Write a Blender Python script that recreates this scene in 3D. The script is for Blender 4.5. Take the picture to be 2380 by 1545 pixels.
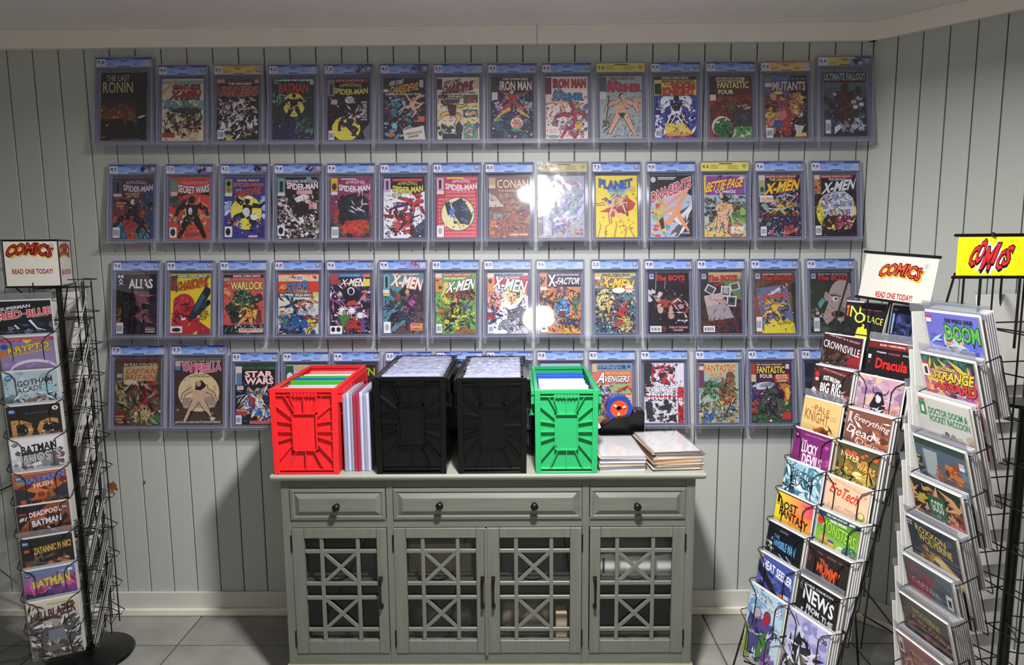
import bpy, bmesh, math, random
from mathutils import Vector, Matrix
from mathutils.geometry import tessellate_polygon
for o in list(bpy.data.objects): bpy.data.objects.remove(o)
SC = bpy.context.scene
COL = SC.collection
rng = random.Random(7)
R = math.radians
# ------------------------------------------------------------------ camera
F_PX, CAM_H = 1581.0, 1.5779
YAW, PITCH, ROLL = R(-0.476), R(7.248), R(-0.4115)
def cam_axes():
    cy, sy, cp, sp = math.cos(YAW), math.sin(YAW), math.cos(PITCH), math.sin(PITCH)
    f = Vector((sy*cp, cy*cp, -sp)); r = Vector((cy, -sy, 0)); u = r.cross(f)
    return r*math.cos(ROLL)+u*math.sin(ROLL), -r*math.sin(ROLL)+u*math.cos(ROLL), f
CR, CU, CF = cam_axes()
cam = bpy.data.cameras.new('camera'); camo = bpy.data.objects.new('camera', cam); COL.objects.link(camo)
cam.sensor_width = 36.0; cam.lens = F_PX/2380*36.0; cam.clip_start = 0.02
camo.matrix_world = Matrix(((CR.x, CU.x, -CF.x, 0), (CR.y, CU.y, -CF.y, 0), (CR.z, CU.z, -CF.z, CAM_H), (0, 0, 0, 1)))
SC.camera = camo
def ray(px, py): return CF + CR*((px-1190)/F_PX) - CU*((py-772.5)/F_PX)
def at(px, py, Y):                      # where a sight line meets the upright plane y = Y
    d = ray(px, py); t = Y/d.y
    return Vector((0, 0, CAM_H)) + d*t
# ------------------------------------------------------------------ world and lamps
D = 2.778                               # distance of the panelled wall
CEIL = 2.425
w = bpy.data.worlds.new('room_ambient'); SC.world = w; w.use_nodes = True
w.node_tree.nodes['Background'].inputs[0].default_value = (0.75, 0.8, 0.9, 1)
w.node_tree.nodes['Background'].inputs[1].default_value = 0.05
LX, LY, LZ = 0.12, 1.20, CEIL-0.03
ld = bpy.data.lights.new('downlight_lamp', 'AREA'); ld.shape = 'DISK'; ld.size = 0.17; ld.energy = 97; ld.spread = R(169); ld.color = (1.0, 0.985, 0.955)
lo = bpy.data.objects.new('downlight_lamp', ld); COL.objects.link(lo); lo.location = (LX, LY, LZ)
ld2 = bpy.data.lights.new('added_fill_lamp', 'POINT'); ld2.shadow_soft_size = 0.09; ld2.energy = 20; ld2.color = (1.0, 0.96, 0.92)  # unseen fill lamp, added behind the camera to lift ceiling and pane highlights
lo2 = bpy.data.objects.new('added_fill_lamp', ld2); COL.objects.link(lo2); lo2.location = (0.16, -0.5, 1.94)
vs = SC.view_settings; vs.view_transform = 'Standard'; vs.look = 'None'; vs.gamma = 1.0; vs.use_curve_mapping = False
vs.exposure = 0.0
SC.cycles.transparent_max_bounces = 32
# ------------------------------------------------------------------ materials
def s2l(c): return c/12.92 if c <= 0.04045 else ((c+0.055)/1.055)**2.4
_cc = {}
def hexc(h):
    if h not in _cc:
        v = [int(c*2, 16) for c in h] if len(h) == 3 else [int(h[i:i+2], 16) for i in (0, 2, 4)]
        _cc[h] = tuple(s2l(a/255) for a in v)+(1.0,)
    return _cc[h]
def mat(name, col, rough=0.5, metal=0.0, spec=0.5, noise=0, nscale=30, bump=0, bscale=60, stretch=None):
    m = bpy.data.materials.new(name); m.use_nodes = True; nt = m.node_tree; b = nt.nodes['Principled BSDF']
    c = hexc(col)
    b.inputs['Base Color'].default_value = c; b.inputs['Roughness'].default_value = rough
    b.inputs['Metallic'].default_value = metal; b.inputs['Specular IOR Level'].default_value = spec
    if noise or bump:
        tc = nt.nodes.new('ShaderNodeTexCoord'); mp = nt.nodes.new('ShaderNodeMapping')
        nt.links.new(tc.outputs['Object'], mp.inputs[0])
        if stretch: mp.inputs['Scale'].default_value = stretch
        if noise:
            n = nt.nodes.new('ShaderNodeTexNoise'); n.inputs['Scale'].default_value = nscale; n.inputs['Detail'].default_value = 5
            nt.links.new(mp.outputs[0], n.inputs['Vector'])
            rp = nt.nodes.new('ShaderNodeMapRange'); rp.inputs[1].default_value = 0.3; rp.inputs[2].default_value = 0.7
            rp.inputs[3].default_value = 1-noise; rp.inputs[4].default_value = 1+noise
            nt.links.new(n.outputs[0], rp.inputs[0])
            mx = nt.nodes.new('ShaderNodeVectorMath'); mx.operation = 'SCALE'; mx.inputs[0].default_value = c[:3]
            nt.links.new(rp.outputs[0], mx.inputs['Scale']); nt.links.new(mx.outputs[0], b.inputs['Base Color'])
        if bump:
            n2 = nt.nodes.new('ShaderNodeTexNoise'); n2.inputs['Scale'].default_value = bscale; n2.inputs['Detail'].default_value = 4
            nt.links.new(mp.outputs[0], n2.inputs['Vector'])
            bp = nt.nodes.new('ShaderNodeBump'); bp.inputs['Strength'].default_value = bump; bp.inputs['Distance'].default_value = 0.004
            nt.links.new(n2.outputs[0], bp.inputs['Height']); nt.links.new(bp.outputs[0], b.inputs['Normal'])
    return m
def film(name, tint, gloss=0.12, body=0.0, bodycol='fff', rough=0.04, bump=0, bscale=20):
    """thin clear plastic: see-through, with a Fresnel sheen and, if wanted, a little body colour"""
    m = bpy.data.materials.new(name); m.use_nodes = True; nt = m.node_tree; nt.nodes.clear()
    out = nt.nodes.new('ShaderNodeOutputMaterial'); tr = nt.nodes.new('ShaderNodeBsdfTransparent'); tr.inputs[0].default_value = hexc(tint)
    gl = nt.nodes.new('ShaderNodeBsdfGlossy'); gl.inputs['Roughness'].default_value = rough; gl.inputs[0].default_value = (1, 1, 1, 1)
    lw = nt.nodes.new('ShaderNodeLayerWeight'); pw = nt.nodes.new('ShaderNodeMath'); pw.operation = 'POWER'; pw.inputs[1].default_value = 5.0
    nt.links.new(lw.outputs['Facing'], pw.inputs[0])
    ml = nt.nodes.new('ShaderNodeMath'); ml.operation = 'MULTIPLY_ADD'; ml.inputs[1].default_value = 0.9; ml.inputs[2].default_value = 0.018+gloss*0.08
    nt.links.new(pw.outputs[0], ml.inputs[0])
    base = tr.outputs[0]
    if body:
        df = nt.nodes.new('ShaderNodeBsdfDiffuse'); df.inputs[0].default_value = hexc(bodycol)
        mb = nt.nodes.new('ShaderNodeMixShader'); mb.inputs[0].default_value = body
        nt.links.new(tr.outputs[0], mb.inputs[1]); nt.links.new(df.outputs[0], mb.inputs[2]); base = mb.outputs[0]
    mx = nt.nodes.new('ShaderNodeMixShader'); nt.links.new(ml.outputs[0], mx.inputs[0]); nt.links.new(base, mx.inputs[1]); nt.links.new(gl.outputs[0], mx.inputs[2])
    if bump:
        tc = nt.nodes.new('ShaderNodeTexCoord'); n2 = nt.nodes.new('ShaderNodeTexNoise'); n2.inputs['Scale'].default_value = bscale; n2.inputs['Detail'].default_value = 2
        nt.links.new(tc.outputs['Object'], n2.inputs['Vector'])
        bp = nt.nodes.new('ShaderNodeBump'); bp.inputs['Strength'].default_value = bump; bp.inputs['Distance'].default_value = 0.01
        nt.links.new(n2.outputs[0], bp.inputs['Height']); nt.links.new(bp.outputs[0], gl.inputs['Normal'])
    nt.links.new(mx.outputs[0], out.inputs[0])
    return m
M = {}
M['wall'] = mat('painted_panelling', 'b4b7b3', 0.5, noise=0.05, nscale=6, bump=0.10, bscale=55, stretch=(1, 1, 0.12))
M['gap'] = mat('groove_dark', '55564f', 0.9)
M['trim'] = mat('trim_paint', 'ebe4dc', 0.5, noise=0.03, nscale=8)
M['base'] = mat('baseboard_paint', 'c9c9c1', 0.45, noise=0.05, nscale=10)
M['shoe'] = mat('shoe_moulding_paint', 'e0ddd0', 0.4, noise=0.06, nscale=14)
M['ceil'] = mat('ceiling_paint', 'ece5e4', 0.7, noise=0.04, nscale=3)
M['wood_raw'] = mat('bare_wood', '8a4a22', 0.8, noise=0.3, nscale=40)
M['tile'] = mat('stone_tile', '8b8a85', 0.45, noise=0.22, nscale=5, bump=0.05, bscale=20)
M['grout'] = mat('grout', '55534f', 0.9)
M['cab'] = mat('cabinet_paint', '62655d', 0.42, noise=0.10, nscale=18, bump=0.05, bscale=40, stretch=(0.25, 1, 3.0))
M['cabv'] = mat('cabinet_paint_stile', '62655d', 0.42, noise=0.10, nscale=18, bump=0.05, bscale=40, stretch=(3.0, 1, 0.25))
M['cabtop'] = mat('cabinet_top_paint', '96998f', 0.35, noise=0.06, nscale=12, stretch=(0.3, 1, 1))
M['cabin'] = mat('cabinet_inside', '3a3b36', 0.6)
M['plinth'] = mat('plinth_paint', '8f8c78', 0.5, noise=0.10, nscale=20)
M['bronze'] = mat('dark_bronze', '2a201b', 0.32, metal=0.7)
M['glass'] = film('door_glass', 'f6f6f6', gloss=0.02, rough=0.02)
M['red'] = mat('red_plastic', 'dc2329', 0.38)
M['green'] = mat('green_plastic', '26a060', 0.38)
M['black'] = mat('black_plastic', '060708', 0.22)
M['wire'] = mat('black_wire', '0b0b0c', 0.35, spec=0.5)
M['wbase'] = mat('black_steel_base', '0c0c0d', 0.3)
M['board'] = mat('backing_board', 'c8c7c3', 0.55)
M['boardw'] = mat('backing_board_cream', 'd9c6a6', 0.6)
M['boardo'] = mat('old_paper', 'b98d6a', 0.7)
M['boardg'] = mat('grey_paper', '6d6c6c', 0.7)
M['edge'] = mat('slab_edge', '8c8fa6', 0.15)
M['edge_red'] = mat('slab_edge_red', '9a2f45', 0.2)
M['rim'] = film('slab_rim', 'e0e1ee', gloss=0.6, body=0.34, bodycol='c6c8de', rough=0.07)
M['well'] = film('slab_well', 'f0f0f6', gloss=0.2, body=0.10, bodycol='b8b9c6', rough=0.08)
M['pane'] = film('slab_pane', 'fafaff', gloss=0.35, rough=0.035, bump=0.02, bscale=8)
M['crinkle'] = film('crinkled_sleeve', 'f8f8fc', gloss=0.6, body=0.05, rough=0.09, bump=0.30, bscale=13)
M['bag'] = film('clear_bag', 'fafafc', gloss=0.0, rough=0.10, bump=0.08, bscale=14)
M['bagtop'] = film('clear_bag_flap', 'e6e6ea', gloss=0.8, body=0.16, bodycol='cfcfd6', rough=0.12, bump=0.2, bscale=20)
M['acrylic'] = film('clear_acrylic', 'fcfcff', gloss=0.5, body=0.03, bodycol='d8dae8', rough=0.05)
M['blue'] = mat('blue_plastic', '2a55c4', 0.4); M['lime'] = mat('lime_plastic', '3fae2c', 0.4); M['white'] = mat('white_plastic', 'dcdce4', 0.35)
M['lav'] = mat('lavender_plastic', 'b9b4cc', 0.3); M['pink'] = mat('pink_plastic', 'cf8d90', 0.35)
M['slabtop'] = mat('clear_slab_top', 'b4b8d2', 0.12); M['orange'] = mat('orange_plastic', 'd8481c', 0.35); M['tapeblue'] = mat('blue_tape', '1d3f9c', 0.3)
M['silver'] = mat('silver_plastic', 'e2e3e0', 0.3, metal=0.0); M['tan'] = mat('tan_bin', '8a8270', 0.5); M['dkgrey'] = mat('dark_grey', '3c3a39', 0.5)
M['cable'] = mat('grey_cable', '77766f', 0.5); M['plate'] = mat('wall_plate', '9a9c99', 0.4)
def print_mat(name, rough):
    m = bpy.data.materials.new(name); m.use_nodes = True; nt = m.node_tree; b = nt.nodes['Principled BSDF']
    a = nt.nodes.new('ShaderNodeAttribute'); a.attribute_name = 'Ink'
    nt.links.new(a.outputs['Color'], b.inputs['Base Color']); b.inputs['Roughness'].default_value = rough; b.inputs['Specular IOR Level'].default_value = 0.35
    return m
M['print'] = print_mat('printed_paper', 0.45)
# ------------------------------------------------------------------ mesh helpers
class MB:
    def __init__(s): s.v = []; s.f = []
    def box(s, x0, x1, y0, y1, z0, z1, T=None):
        n = len(s.v); p = [Vector((x, y, z)) for x in (x0, x1) for y in (y0, y1) for z in (z0, z1)]
        s.v += [T @ q for q in p] if T else p
        s.f += [tuple(n+i for i in q) for q in ((0, 1, 3, 2), (4, 6, 7, 5), (0, 4, 5, 1), (2, 3, 7, 6), (0, 2, 6, 4), (1, 5, 7, 3))]
        return s
    def prism(s, pts, y0, y1, T=None):                      # outline in x,z extruded along y
        n = len(s.v); k = len(pts)
        q = [Vector((x, y0, z)) for x, z in pts]+[Vector((x, y1, z)) for x, z in pts]
        s.v += [T @ a for a in q] if T else q
        s.f += [tuple(n+i for i in range(k)), tuple(n+k+i for i in reversed(range(k)))]
        s.f += [(n+i, n+k+i, n+k+(i+1) % k, n+(i+1) % k) for i in range(k)]
        return s
    def tube(s, pts, r, k=6, closed=False):
        pts = [Vector(p) for p in pts]; n0 = len(s.v); m = len(pts); up = None
        for i, p in enumerate(pts):
            a = pts[(i-1) % m] if (closed or i > 0) else p; b = pts[(i+1) % m] if (closed or i < m-1) else p
            t = (b-a).normalized()
            if up is None:
                up = t.orthogonal().normalized()
            up = (up - t*up.dot(t)); up = up.normalized() if up.length > 1e-6 else t.orthogonal().normalized()
            sd = t.cross(up)
            rr = r[i] if isinstance(r, (list, tuple)) else r
            s.v += [p + (up*math.cos(2*math.pi*j/k)+sd*math.sin(2*math.pi*j/k))*rr for j in range(k)]
        for i in range(m if closed else m-1):
            i2 = (i+1) % m
            s.f += [(n0+i*k+j, n0+i*k+(j+1) % k, n0+i2*k+(j+1) % k, n0+i2*k+j) for j in range(k)]
        if not closed:
            s.f += [tuple(n0+j for j in reversed(range(k))), tuple(n0+(m-1)*k+j for j in range(k))]
        return s
    def lathe(s, prof, k=20, T=None):                       # profile of (r, z)
        n0 = len(s.v)
        for r, z in prof:
            q = [Vector((r*math.cos(2*math.pi*j/k), r*math.sin(2*math.pi*j/k), z)) for j in range(k)]
            s.v += [T @ a for a in q] if T else q
        for i in range(len(prof)-1):
            s.f += [(n0+i*k+j, n0+i*k+(j+1) % k, n0+(i+1)*k+(j+1) % k, n0+(i+1)*k+j) for j in range(k)]
        if prof[0][0] > 1e-5: s.f.append(tuple(n0+j for j in reversed(range(k))))
        if prof[-1][0] > 1e-5: s.f.append(tuple(n0+(len(prof)-1)*k+j for j in range(k)))
        return s
    def mesh(s, name, m, bevel=0, smooth=False, seg=2):
        me = bpy.data.meshes.new(name); me.from_pydata([tuple(a) for a in s.v], [], s.f); me.materials.append(m)
        bm = bmesh.new(); bm.from_mesh(me); bmesh.ops.recalc_face_normals(bm, faces=bm.faces)
        if bevel:
            es = [e for e in bm.edges if len(e.link_faces) == 2 and e.calc_face_angle(0) > 0.5]
            bmesh.ops.bevel(bm, geom=es, offset=bevel, segments=seg, affect='EDGES', clamp_overlap=True, profile=0.5)
        bm.to_mesh(me); bm.free()
        if smooth:
            for p in me.polygons: p.use_smooth = True
        return me
    def build(s, name, m, parent=None, loc=None, **k):
        return link(name, s.mesh(name, m, **k), parent, loc)
def link(name, me, parent=None, loc=None):
    o = bpy.data.objects.new(name, me); COL.objects.link(o)
    if parent: o.parent = parent
    if loc is not None: o.location = loc
    return o
def thing(name, label, cat, loc=(0, 0, 0), rot=(0, 0, 0), group=None):
    o = bpy.data.objects.new(name, None); COL.objects.link(o); o.location = loc; o.rotation_euler = rot; o.empty_display_size = 0.05
    return tag(o, label, cat, group)
def tag(o, label, cat, group=None):
    o['label'] = label; o['category'] = cat
    if group: o['group'] = group
    return o
def structure(o): o['kind'] = 'structure'; return o
# ------------------------------------------------------------------ lettering: glyph meshes made once, laid out by hand
CH = "ABCDEFGHIJKLMNOPQRSTUVWXYZabcdefghijklmnopqrstuvwxyz0123456789.,-:!?#&'*/+"
GL = {}
def make_glyphs():
    obs = []
    def tx(body, off, res):
        c = bpy.data.curves.new('g', 'FONT'); c.body = body; c.size = 1.0; c.resolution_u = res; c.offset = off; c.fill_mode = 'FRONT'
        o = bpy.data.objects.new('g', c); COL.objects.link(o); obs.append(o); return o
    ref = tx('HH', 0, 1); jobs = []
    for ch in CH: jobs.append((ch, tx('H'+ch+'H', 0, 1), [tx(ch, off, 2) for off in (0.0, 0.028, 0.075)]))
    bpy.context.view_layer.update(); dg = bpy.context.evaluated_depsgraph_get()
    def geo(o):
        e = o.evaluated_get(dg); me = e.to_mesh(); v = [(a.co.x, a.co.y) for a in me.vertices]; f = [tuple(p.vertices) for p in me.polygons]; e.to_mesh_clear(); return v, f
    def wid(o):
        v, _ = geo(o); xs = [a[0] for a in v]; return max(xs)-min(xs)
    w0 = wid(ref)
    for ch, ro, vs_ in jobs:
        GL[ch] = (wid(ro)-w0, [geo(o) for o in vs_])
    for o in obs:
        c = o.data; bpy.data.objects.remove(o); bpy.data.curves.remove(c)
make_glyphs()
def layout(text, weight, gap=0.0):
    x = 0; V = []; Fc = []
    for ch in text:
        if ch not in GL: x += 0.3; continue
        adv, g = GL[ch]; v, f = g[weight]; n = len(V)
        V += [(a+x, b) for a, b in v]; Fc += [tuple(i+n for i in q) for q in f]; x += adv+gap
    return V, Fc
# ------------------------------------------------------------------ flat printed art: layered shapes on one sheet
class Art:
    """sheet of 100 x hh units printed on the front of a block (front looks along -y, origin bottom centre)"""
    def __init__(s, W, H, hh=150.0, step=0.000006):
        s.W, s.H, s.hh = W, H, hh; s.v = []; s.f = []; s.c = []; s.d = 0.0; s.step = step
    def P(s, x, y): return ((x/100-0.5)*s.W, -s.d, (1-y/s.hh)*s.H)
    def poly(s, pts, c, clip=True):
        if clip: pts = [(min(max(x, 0), 100), min(max(y, 0), s.hh)) for x, y in pts]
        s.d += s.step; n = len(s.v); s.v += [s.P(x, y) for x, y in pts]
        cols = c if isinstance(c, list) else [hexc(c)]*len(pts)
        if len(pts) <= 4: fs = [tuple(range(len(pts)))] if len(pts) == 3 or s.convex(pts) else tessellate_polygon([[Vector((x, y, 0)) for x, y in pts]])
        else: fs = tessellate_polygon([[Vector((x, y, 0)) for x, y in pts]])
        for q in fs: s.f.append(tuple(n+i for i in q)); s.c += [cols[i] for i in q]
    @staticmethod
    def convex(p):
        sg = 0
        for i in range(len(p)):
            a, b, c = p[i], p[(i+1) % len(p)], p[(i+2) % len(p)]
            z = (b[0]-a[0])*(c[1]-b[1])-(b[1]-a[1])*(c[0]-b[0])
            if abs(z) > 1e-9:
                if sg and (z > 0) != sg: return False
                sg = z > 0 if sg == 0 else sg
        return True
    def rect(s, x, y, w, h, c, rot=0):
        p = [(-w/2, -h/2), (w/2, -h/2), (w/2, h/2), (-w/2, h/2)]; a = R(rot); ca, sa = math.cos(a), math.sin(a)
        s.poly([(x+w/2+ca*u-sa*v, y+h/2+sa*u+ca*v) for u, v in p], c)
    def ell(s, cx, cy, rx, ry, c, rot=0, k=22):
        a = R(rot); ca, sa = math.cos(a), math.sin(a)
        q = [(rx*math.cos(2*math.pi*i/k), ry*math.sin(2*math.pi*i/k)) for i in range(k)]
        s.poly([(cx+ca*u-sa*v, cy+sa*u+ca*v) for u, v in q], c)
    def line(s, pts, w0, w1, c):
        for i in range(len(pts)-1):
            (x0, y0), (x1, y1) = pts[i], pts[i+1]; L = math.hypot(x1-x0, y1-y0) or 1; nx, ny = -(y1-y0)/L, (x1-x0)/L
            t0 = w0+(w1-w0)*i/(len(pts)-1); t1 = w0+(w1-w0)*(i+1)/(len(pts)-1)
            s.poly([(x0+nx*t0/2, y0+ny*t0/2), (x1+nx*t1/2, y1+ny*t1/2), (x1-nx*t1/2, y1-ny*t1/2), (x0-nx*t0/2, y0-ny*t0/2)], c)
            if w0 > 3 and i < len(pts)-2: s.ell(x1, y1, t1/2, t1/2, c, k=8)
    def star(s, cx, cy, r1, r2, n, c, seed=0):
        g = random.Random(seed); q = []
        for i in range(2*n):
            r = r1*(0.8+0.4*g.random()) if i % 2 == 0 else r2; a = math.pi*i/n-0.3
            q.append((cx+r*math.cos(a), cy+r*math.sin(a)))
        s.poly(q, c)
    def text(s, x, y, w, h, c, fl, txt):
        col, _, oc = c.partition('/')
        runs = [(2, oc)] if oc else []
        runs.append((1 if 'b' in fl else 0, col))
        for wt, cc in runs:
            V, Fc = layout(txt, wt)
            if not V: return
            B, _ = layout(txt, 1 if 'b' in fl else 0)
            x0, x1 = min(a for a, _ in B), max(a for a, _ in B); y0, y1 = min(b for _, b in B), max(b for _, b in B)
            s.d += s.step; n = len(s.v)
            for a, b in V:
                u = (a-x0)/max(x1-x0, 1e-6); v = (b-y0)/max(y1-y0, 1e-6)
                X = x+u*w; Y = y+(1-v)*h
                if 's' in fl: X += (v-0.5)*h*0.3
                if 'a' in fl: Y += (abs(u-0.5)**2)*h*1.2-h*0.15
                if 'v' in fl: Y -= (abs(u-0.5)**2)*h*1.2-h*0.15
                if 'u' in fl: Y -= (u-0.5)*w*0.16
                if 'd' in fl: Y += (u-0.5)*w*0.16
                if 'U' in fl: Y -= (u-0.5)*w*0.4
                if 'p' in fl: Y = y+h/2+(Y-y-h/2)*(0.75+0.5*u)
                s.v.append(s.P(min(max(X, 0.5), 99.5), min(max(Y, 0.5), s.hh-0.5)))
            k4 = hexc(cc)
            for q in Fc: s.f.append(tuple(n+i for i in q)); s.c += [k4]*len(q)
    def noise(s, x, y, w, h, N, sz, cols, seed, sliver=False):
        g = random.Random(seed)
        for i in range(N):
            cx, cy = x+g.random()*w, y+g.random()*h; r = sz*(0.4+0.9*g.random()); c = cols[g.randrange(len(cols))]
            if sliver:
                a = g.random()*6.28; dx, dy = math.cos(a)*r*1.6, math.sin(a)*r*1.6; b = 0.18*r
                s.poly([(cx-dx, cy-dy), (cx-dy*b/r, cy+dx*b/r), (cx+dx, cy+dy), (cx+dy*b/r, cy-dx*b/r)], c)
            else:
                k = g.randrange(5, 8); a0 = g.random()*6.28; e = 0.5+0.8*g.random()
                s.poly([(cx+r*(0.55+0.7*g.random())*math.cos(a0+6.283*j/k), cy+e*r*(0.55+0.7*g.random())*math.sin(a0+6.283*j/k)) for j in range(k)], c)
    POSE = {'W': [(0, .07), (0, .13), (-.15, .19), (.15, .19), (-.33, .30), (.33, .30), (-.38, .47), (.38, .47), (-.08, .5), (.08, .5), (-.2, .74), (.2, .74), (-.32, 1), (.32, 1)],
            'J': [(-.05, .1), (-.03, .17), (-.17, .2), (.12, .2), (-.36, .08), (.34, .2), (-.5, -.05), (.5, .06), (-.08, .5), (.08, .5), (-.3, .6), (.3, .62), (-.5, .9), (.18, .95)],
            'C': [(0, .18), (0, .27), (-.17, .3), (.17, .3), (-.36, .48), (.36, .42), (-.2, .68), (.5, .2), (-.08, .66), (.08, .66), (-.38, .62), (.4, .66), (-.3, 1), (.3, 1)],
            'S': [(0, .07), (0, .13), (-.13, .18), (.13, .18), (-.2, .34), (.2, .34), (-.12, .48), (.16, .5), (-.06, .5), (.06, .5), (-.08, .75), (.1, .75), (-.1, 1), (.14, 1)]}
    def man(s, cx, cy, H, c, hc, pose, rot=0, fat=1.0):      # plain faceless figure with an inked outline
        s.figure(cx, cy, H, '15121a', '15121a', pose, rot, fat, 2.6); s.figure(cx, cy, H, c, hc, pose, rot, fat, 0)
    def figure(s, cx, cy, H, c, hc, pose, rot, fat, ex):      # feet-to-head height H about (cx, cy)
        a = R(rot); ca, sa = math.cos(a), math.sin(a)
        J = [(cx+(u*ca-(v-.5)*sa)*H, cy+(u*sa+(v-.5)*ca)*H) for u, v in s.POSE[pose]]
        t = H*fat
        for q, w0, w1 in (((2, 4, 6), .10, .045), ((3, 5, 7), .10, .045), ((8, 10, 12), .14, .055), ((9, 11, 13), .14, .055)):
            s.line([J[i] for i in q], w0*t+ex, w1*t+ex, c)
        s.poly([J[2], J[3], ((J[9][0]+.04*t), J[9][1]), ((J[8][0]-.04*t), J[8][1])], c); s.line([J[1], J[0]], .08*t+ex, .07*t+ex, hc)
        s.ell(J[0][0], J[0][1], .055*t+ex/2, .07*t+ex/2, hc, rot, 12)
    def clutter(s, src, seed, k=1.0):
        """fine line-work in the sheet's own inks, under the lettering"""
        g = random.Random(seed*17+3); pal = []
        for cmd in src.split('|'):
            t = cmd.strip().split(' ')
            if t[0] == 'n': pal += t[7].split(',')*2
            elif t[0] in 'pml' and len(t) > 4: pal.append(t[4] if t[0] == 'm' else t[1])
        pal = [p for p in pal if 3 <= len(p) <= 6 and ':' not in p]
        if len(pal) < 4: return
        drk = lambda p: ''.join('%02x' % int(int(q*2 if len(p) == 3 else q, 16)*.45) for q in (p if len(p) == 3 else (p[0:2], p[2:4], p[4:6])))
        s.noise(2, 44, 96, s.hh-46, int(90*k), 2.3, pal, seed*5+1); s.noise(2, 44, 96, s.hh-46, int(80*k), 3.2, [drk(p) for p in pal], seed*5+2, True)
        s.noise(2, 46, 96, s.hh-50, int(40*k), 2.2, pal, seed*5+3, True)
    def run(s, src, seed=1, fine=0):
        done = not fine
        for i, cmd in enumerate(src.split('|')):
            if not done and cmd.strip().startswith('t '): s.clutter(src, seed, fine); done = True
            t = cmd.strip().split(' ')
            if not t[0]: continue
            k = t[0]; n = lambda q: [float(z) for z in q]
            if k == 'b': s.poly([(0, 0), (100, 0), (100, s.hh), (0, s.hh)], t[1])
            elif k == 'g':
                x, y, w_, h_ = n(t[1:5]); a, b = hexc(t[5]), hexc(t[6]); s.poly([(x, y), (x+w_, y), (x+w_, y+h_), (x, y+h_)], [a, a, b, b])
            elif k == 'h':
                x, y, w_, h_ = n(t[1:5]); a, b = hexc(t[5]), hexc(t[6]); s.poly([(x, y), (x+w_, y), (x+w_, y+h_), (x, y+h_)], [a, b, b, a])
            elif k == 'r': s.rect(*n(t[1:5]), t[5], float(t[6]) if len(t) > 6 else 0)
            elif k == 'e': s.ell(*n(t[1:5]), t[5], float(t[6]) if len(t) > 6 else 0)
            elif k == 'p': s.poly([tuple(n(q.split(','))) for q in t[2:]], t[1])
            elif k == 'l':
                ww = n(t[2].split(':')); s.line([tuple(n(q.split(','))) for q in t[3:]], ww[0], ww[-1], t[1])
            elif k == 's': s.star(*n(t[1:5]), int(t[5]), t[6], i)
            elif k == 't': s.text(*n(t[1:5]), t[5], t[6], ' '.join(t[7:]))
            elif k in 'nk': s.noise(*n(t[1:5]), int(t[5]), float(t[6]), t[7].split(','), seed*131+i, k == 'k')
            elif k == 'm': s.man(*n(t[1:4]), t[4], t[5], t[6], float(t[7]) if len(t) > 7 else 0, float(t[8]) if len(t) > 8 else 1)
            elif k == 'B':                                     # bar-code box
                x, y, w_, h_ = n(t[1:5]); s.rect(x, y, w_, h_, 'ddd'); g = random.Random(i)
                z = x+w_*.12
                while z < x+w_*.85: q = w_*(.03+.05*g.random()); s.rect(z, y+h_*.25, q, h_*.55, '333'); z += q+w_*.05
        return s
    def block(s, th, c='cfc9bc'):                              # paper block behind the sheet
        n = len(s.v); x = s.W/2
        p = [(-x, 0, 0), (x, 0, 0), (x, 0, s.H), (-x, 0, s.H), (-x, th, 0), (x, th, 0), (x, th, s.H), (-x, th, s.H)]
        s.v += p
        for q in ((0, 1, 2, 3), (5, 4, 7, 6), (0, 4, 5, 1), (3, 2, 6, 7), (0, 3, 7, 4), (1, 5, 6, 2)): s.f.append(tuple(n+i for i in q)); s.c += [hexc(c)]*4
        return s
    def mesh(s, name):
        me = bpy.data.meshes.new(name); me.from_pydata(s.v, [], s.f); me.materials.append(M['print'])
        at_ = me.color_attributes.new('Ink', 'FLOAT_COLOR', 'CORNER'); flat = []
        for c in s.c: flat += c
        at_.data.foreach_set('color', flat)
        return me
# ================================================================== the room
X0, X1, YB = -3.4, 3.1, -2.2
# floor of square stone tiles
fl = structure(MB().box(X0, X1, YB, D+0.6, -0.03, -0.006).build('floor', M['grout']))
TS = 0.54
tm = MB().box(-TS/2+.003, TS/2-.003, -TS/2+.003, TS/2-.003, -0.006, 0.0).mesh('tile', M['tile'], bevel=0.002, seg=1)
for i in range(-4, 5):
    for j in range(-9, 2):
        x, y = -1.374+0.27+(i+2)*TS-0.54, 2.54+TS/2+j*TS-(0.0)
        if X0-.2 < x < X1+.2: link('tile', tm, fl, (x, y, 0))
# ceiling, with a hole-free board and the downlight ring
structure(MB().box(X0, X1, YB, D+0.6, CEIL, CEIL+0.05).build('ceiling', M['ceil']))
# back wall: grooved boards on a dark backing
G0, GS = -2.0046, 0.1016
CX = 1.392                                            # inner corner with the angled wall
wb = structure(MB().box(X0, CX+0.05, D+0.006, D+0.05, 0, CEIL).build('wall_back', M['gap']))
pm = MB().box(-GS/2+.0022, GS/2-.0022, 0, 0.007, 0, CEIL).mesh('plank', M['wall'], bevel=0.0016, seg=1)
k = -14
while True:
    a = G0+k*GS; b = a+GS
    if a > CX-0.01: break
    if b <= CX: link('plank', pm, wb, ((a+b)/2, D, 0))
    else: MB().box(a+.0022, CX-.001, D, D+.007, 0, CEIL).build('plank', M['wall'], wb)
    k += 1
for px in (268, 385, 512, 577, 640, 757, 861, 958, 1014, 1207, 1290, 1305, 1500, 1651, 1812):
    p = at(px, 583 if px < 1200 else 577, D); MB().lathe([(0.0001, -.001), (.0032, -.001), (.0025, .002), (.0001, .0025)], 8, Matrix.Rotation(R(90), 4, 'X')).build('nail', M['gap'], wb, (p.x, D, p.z))
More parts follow.
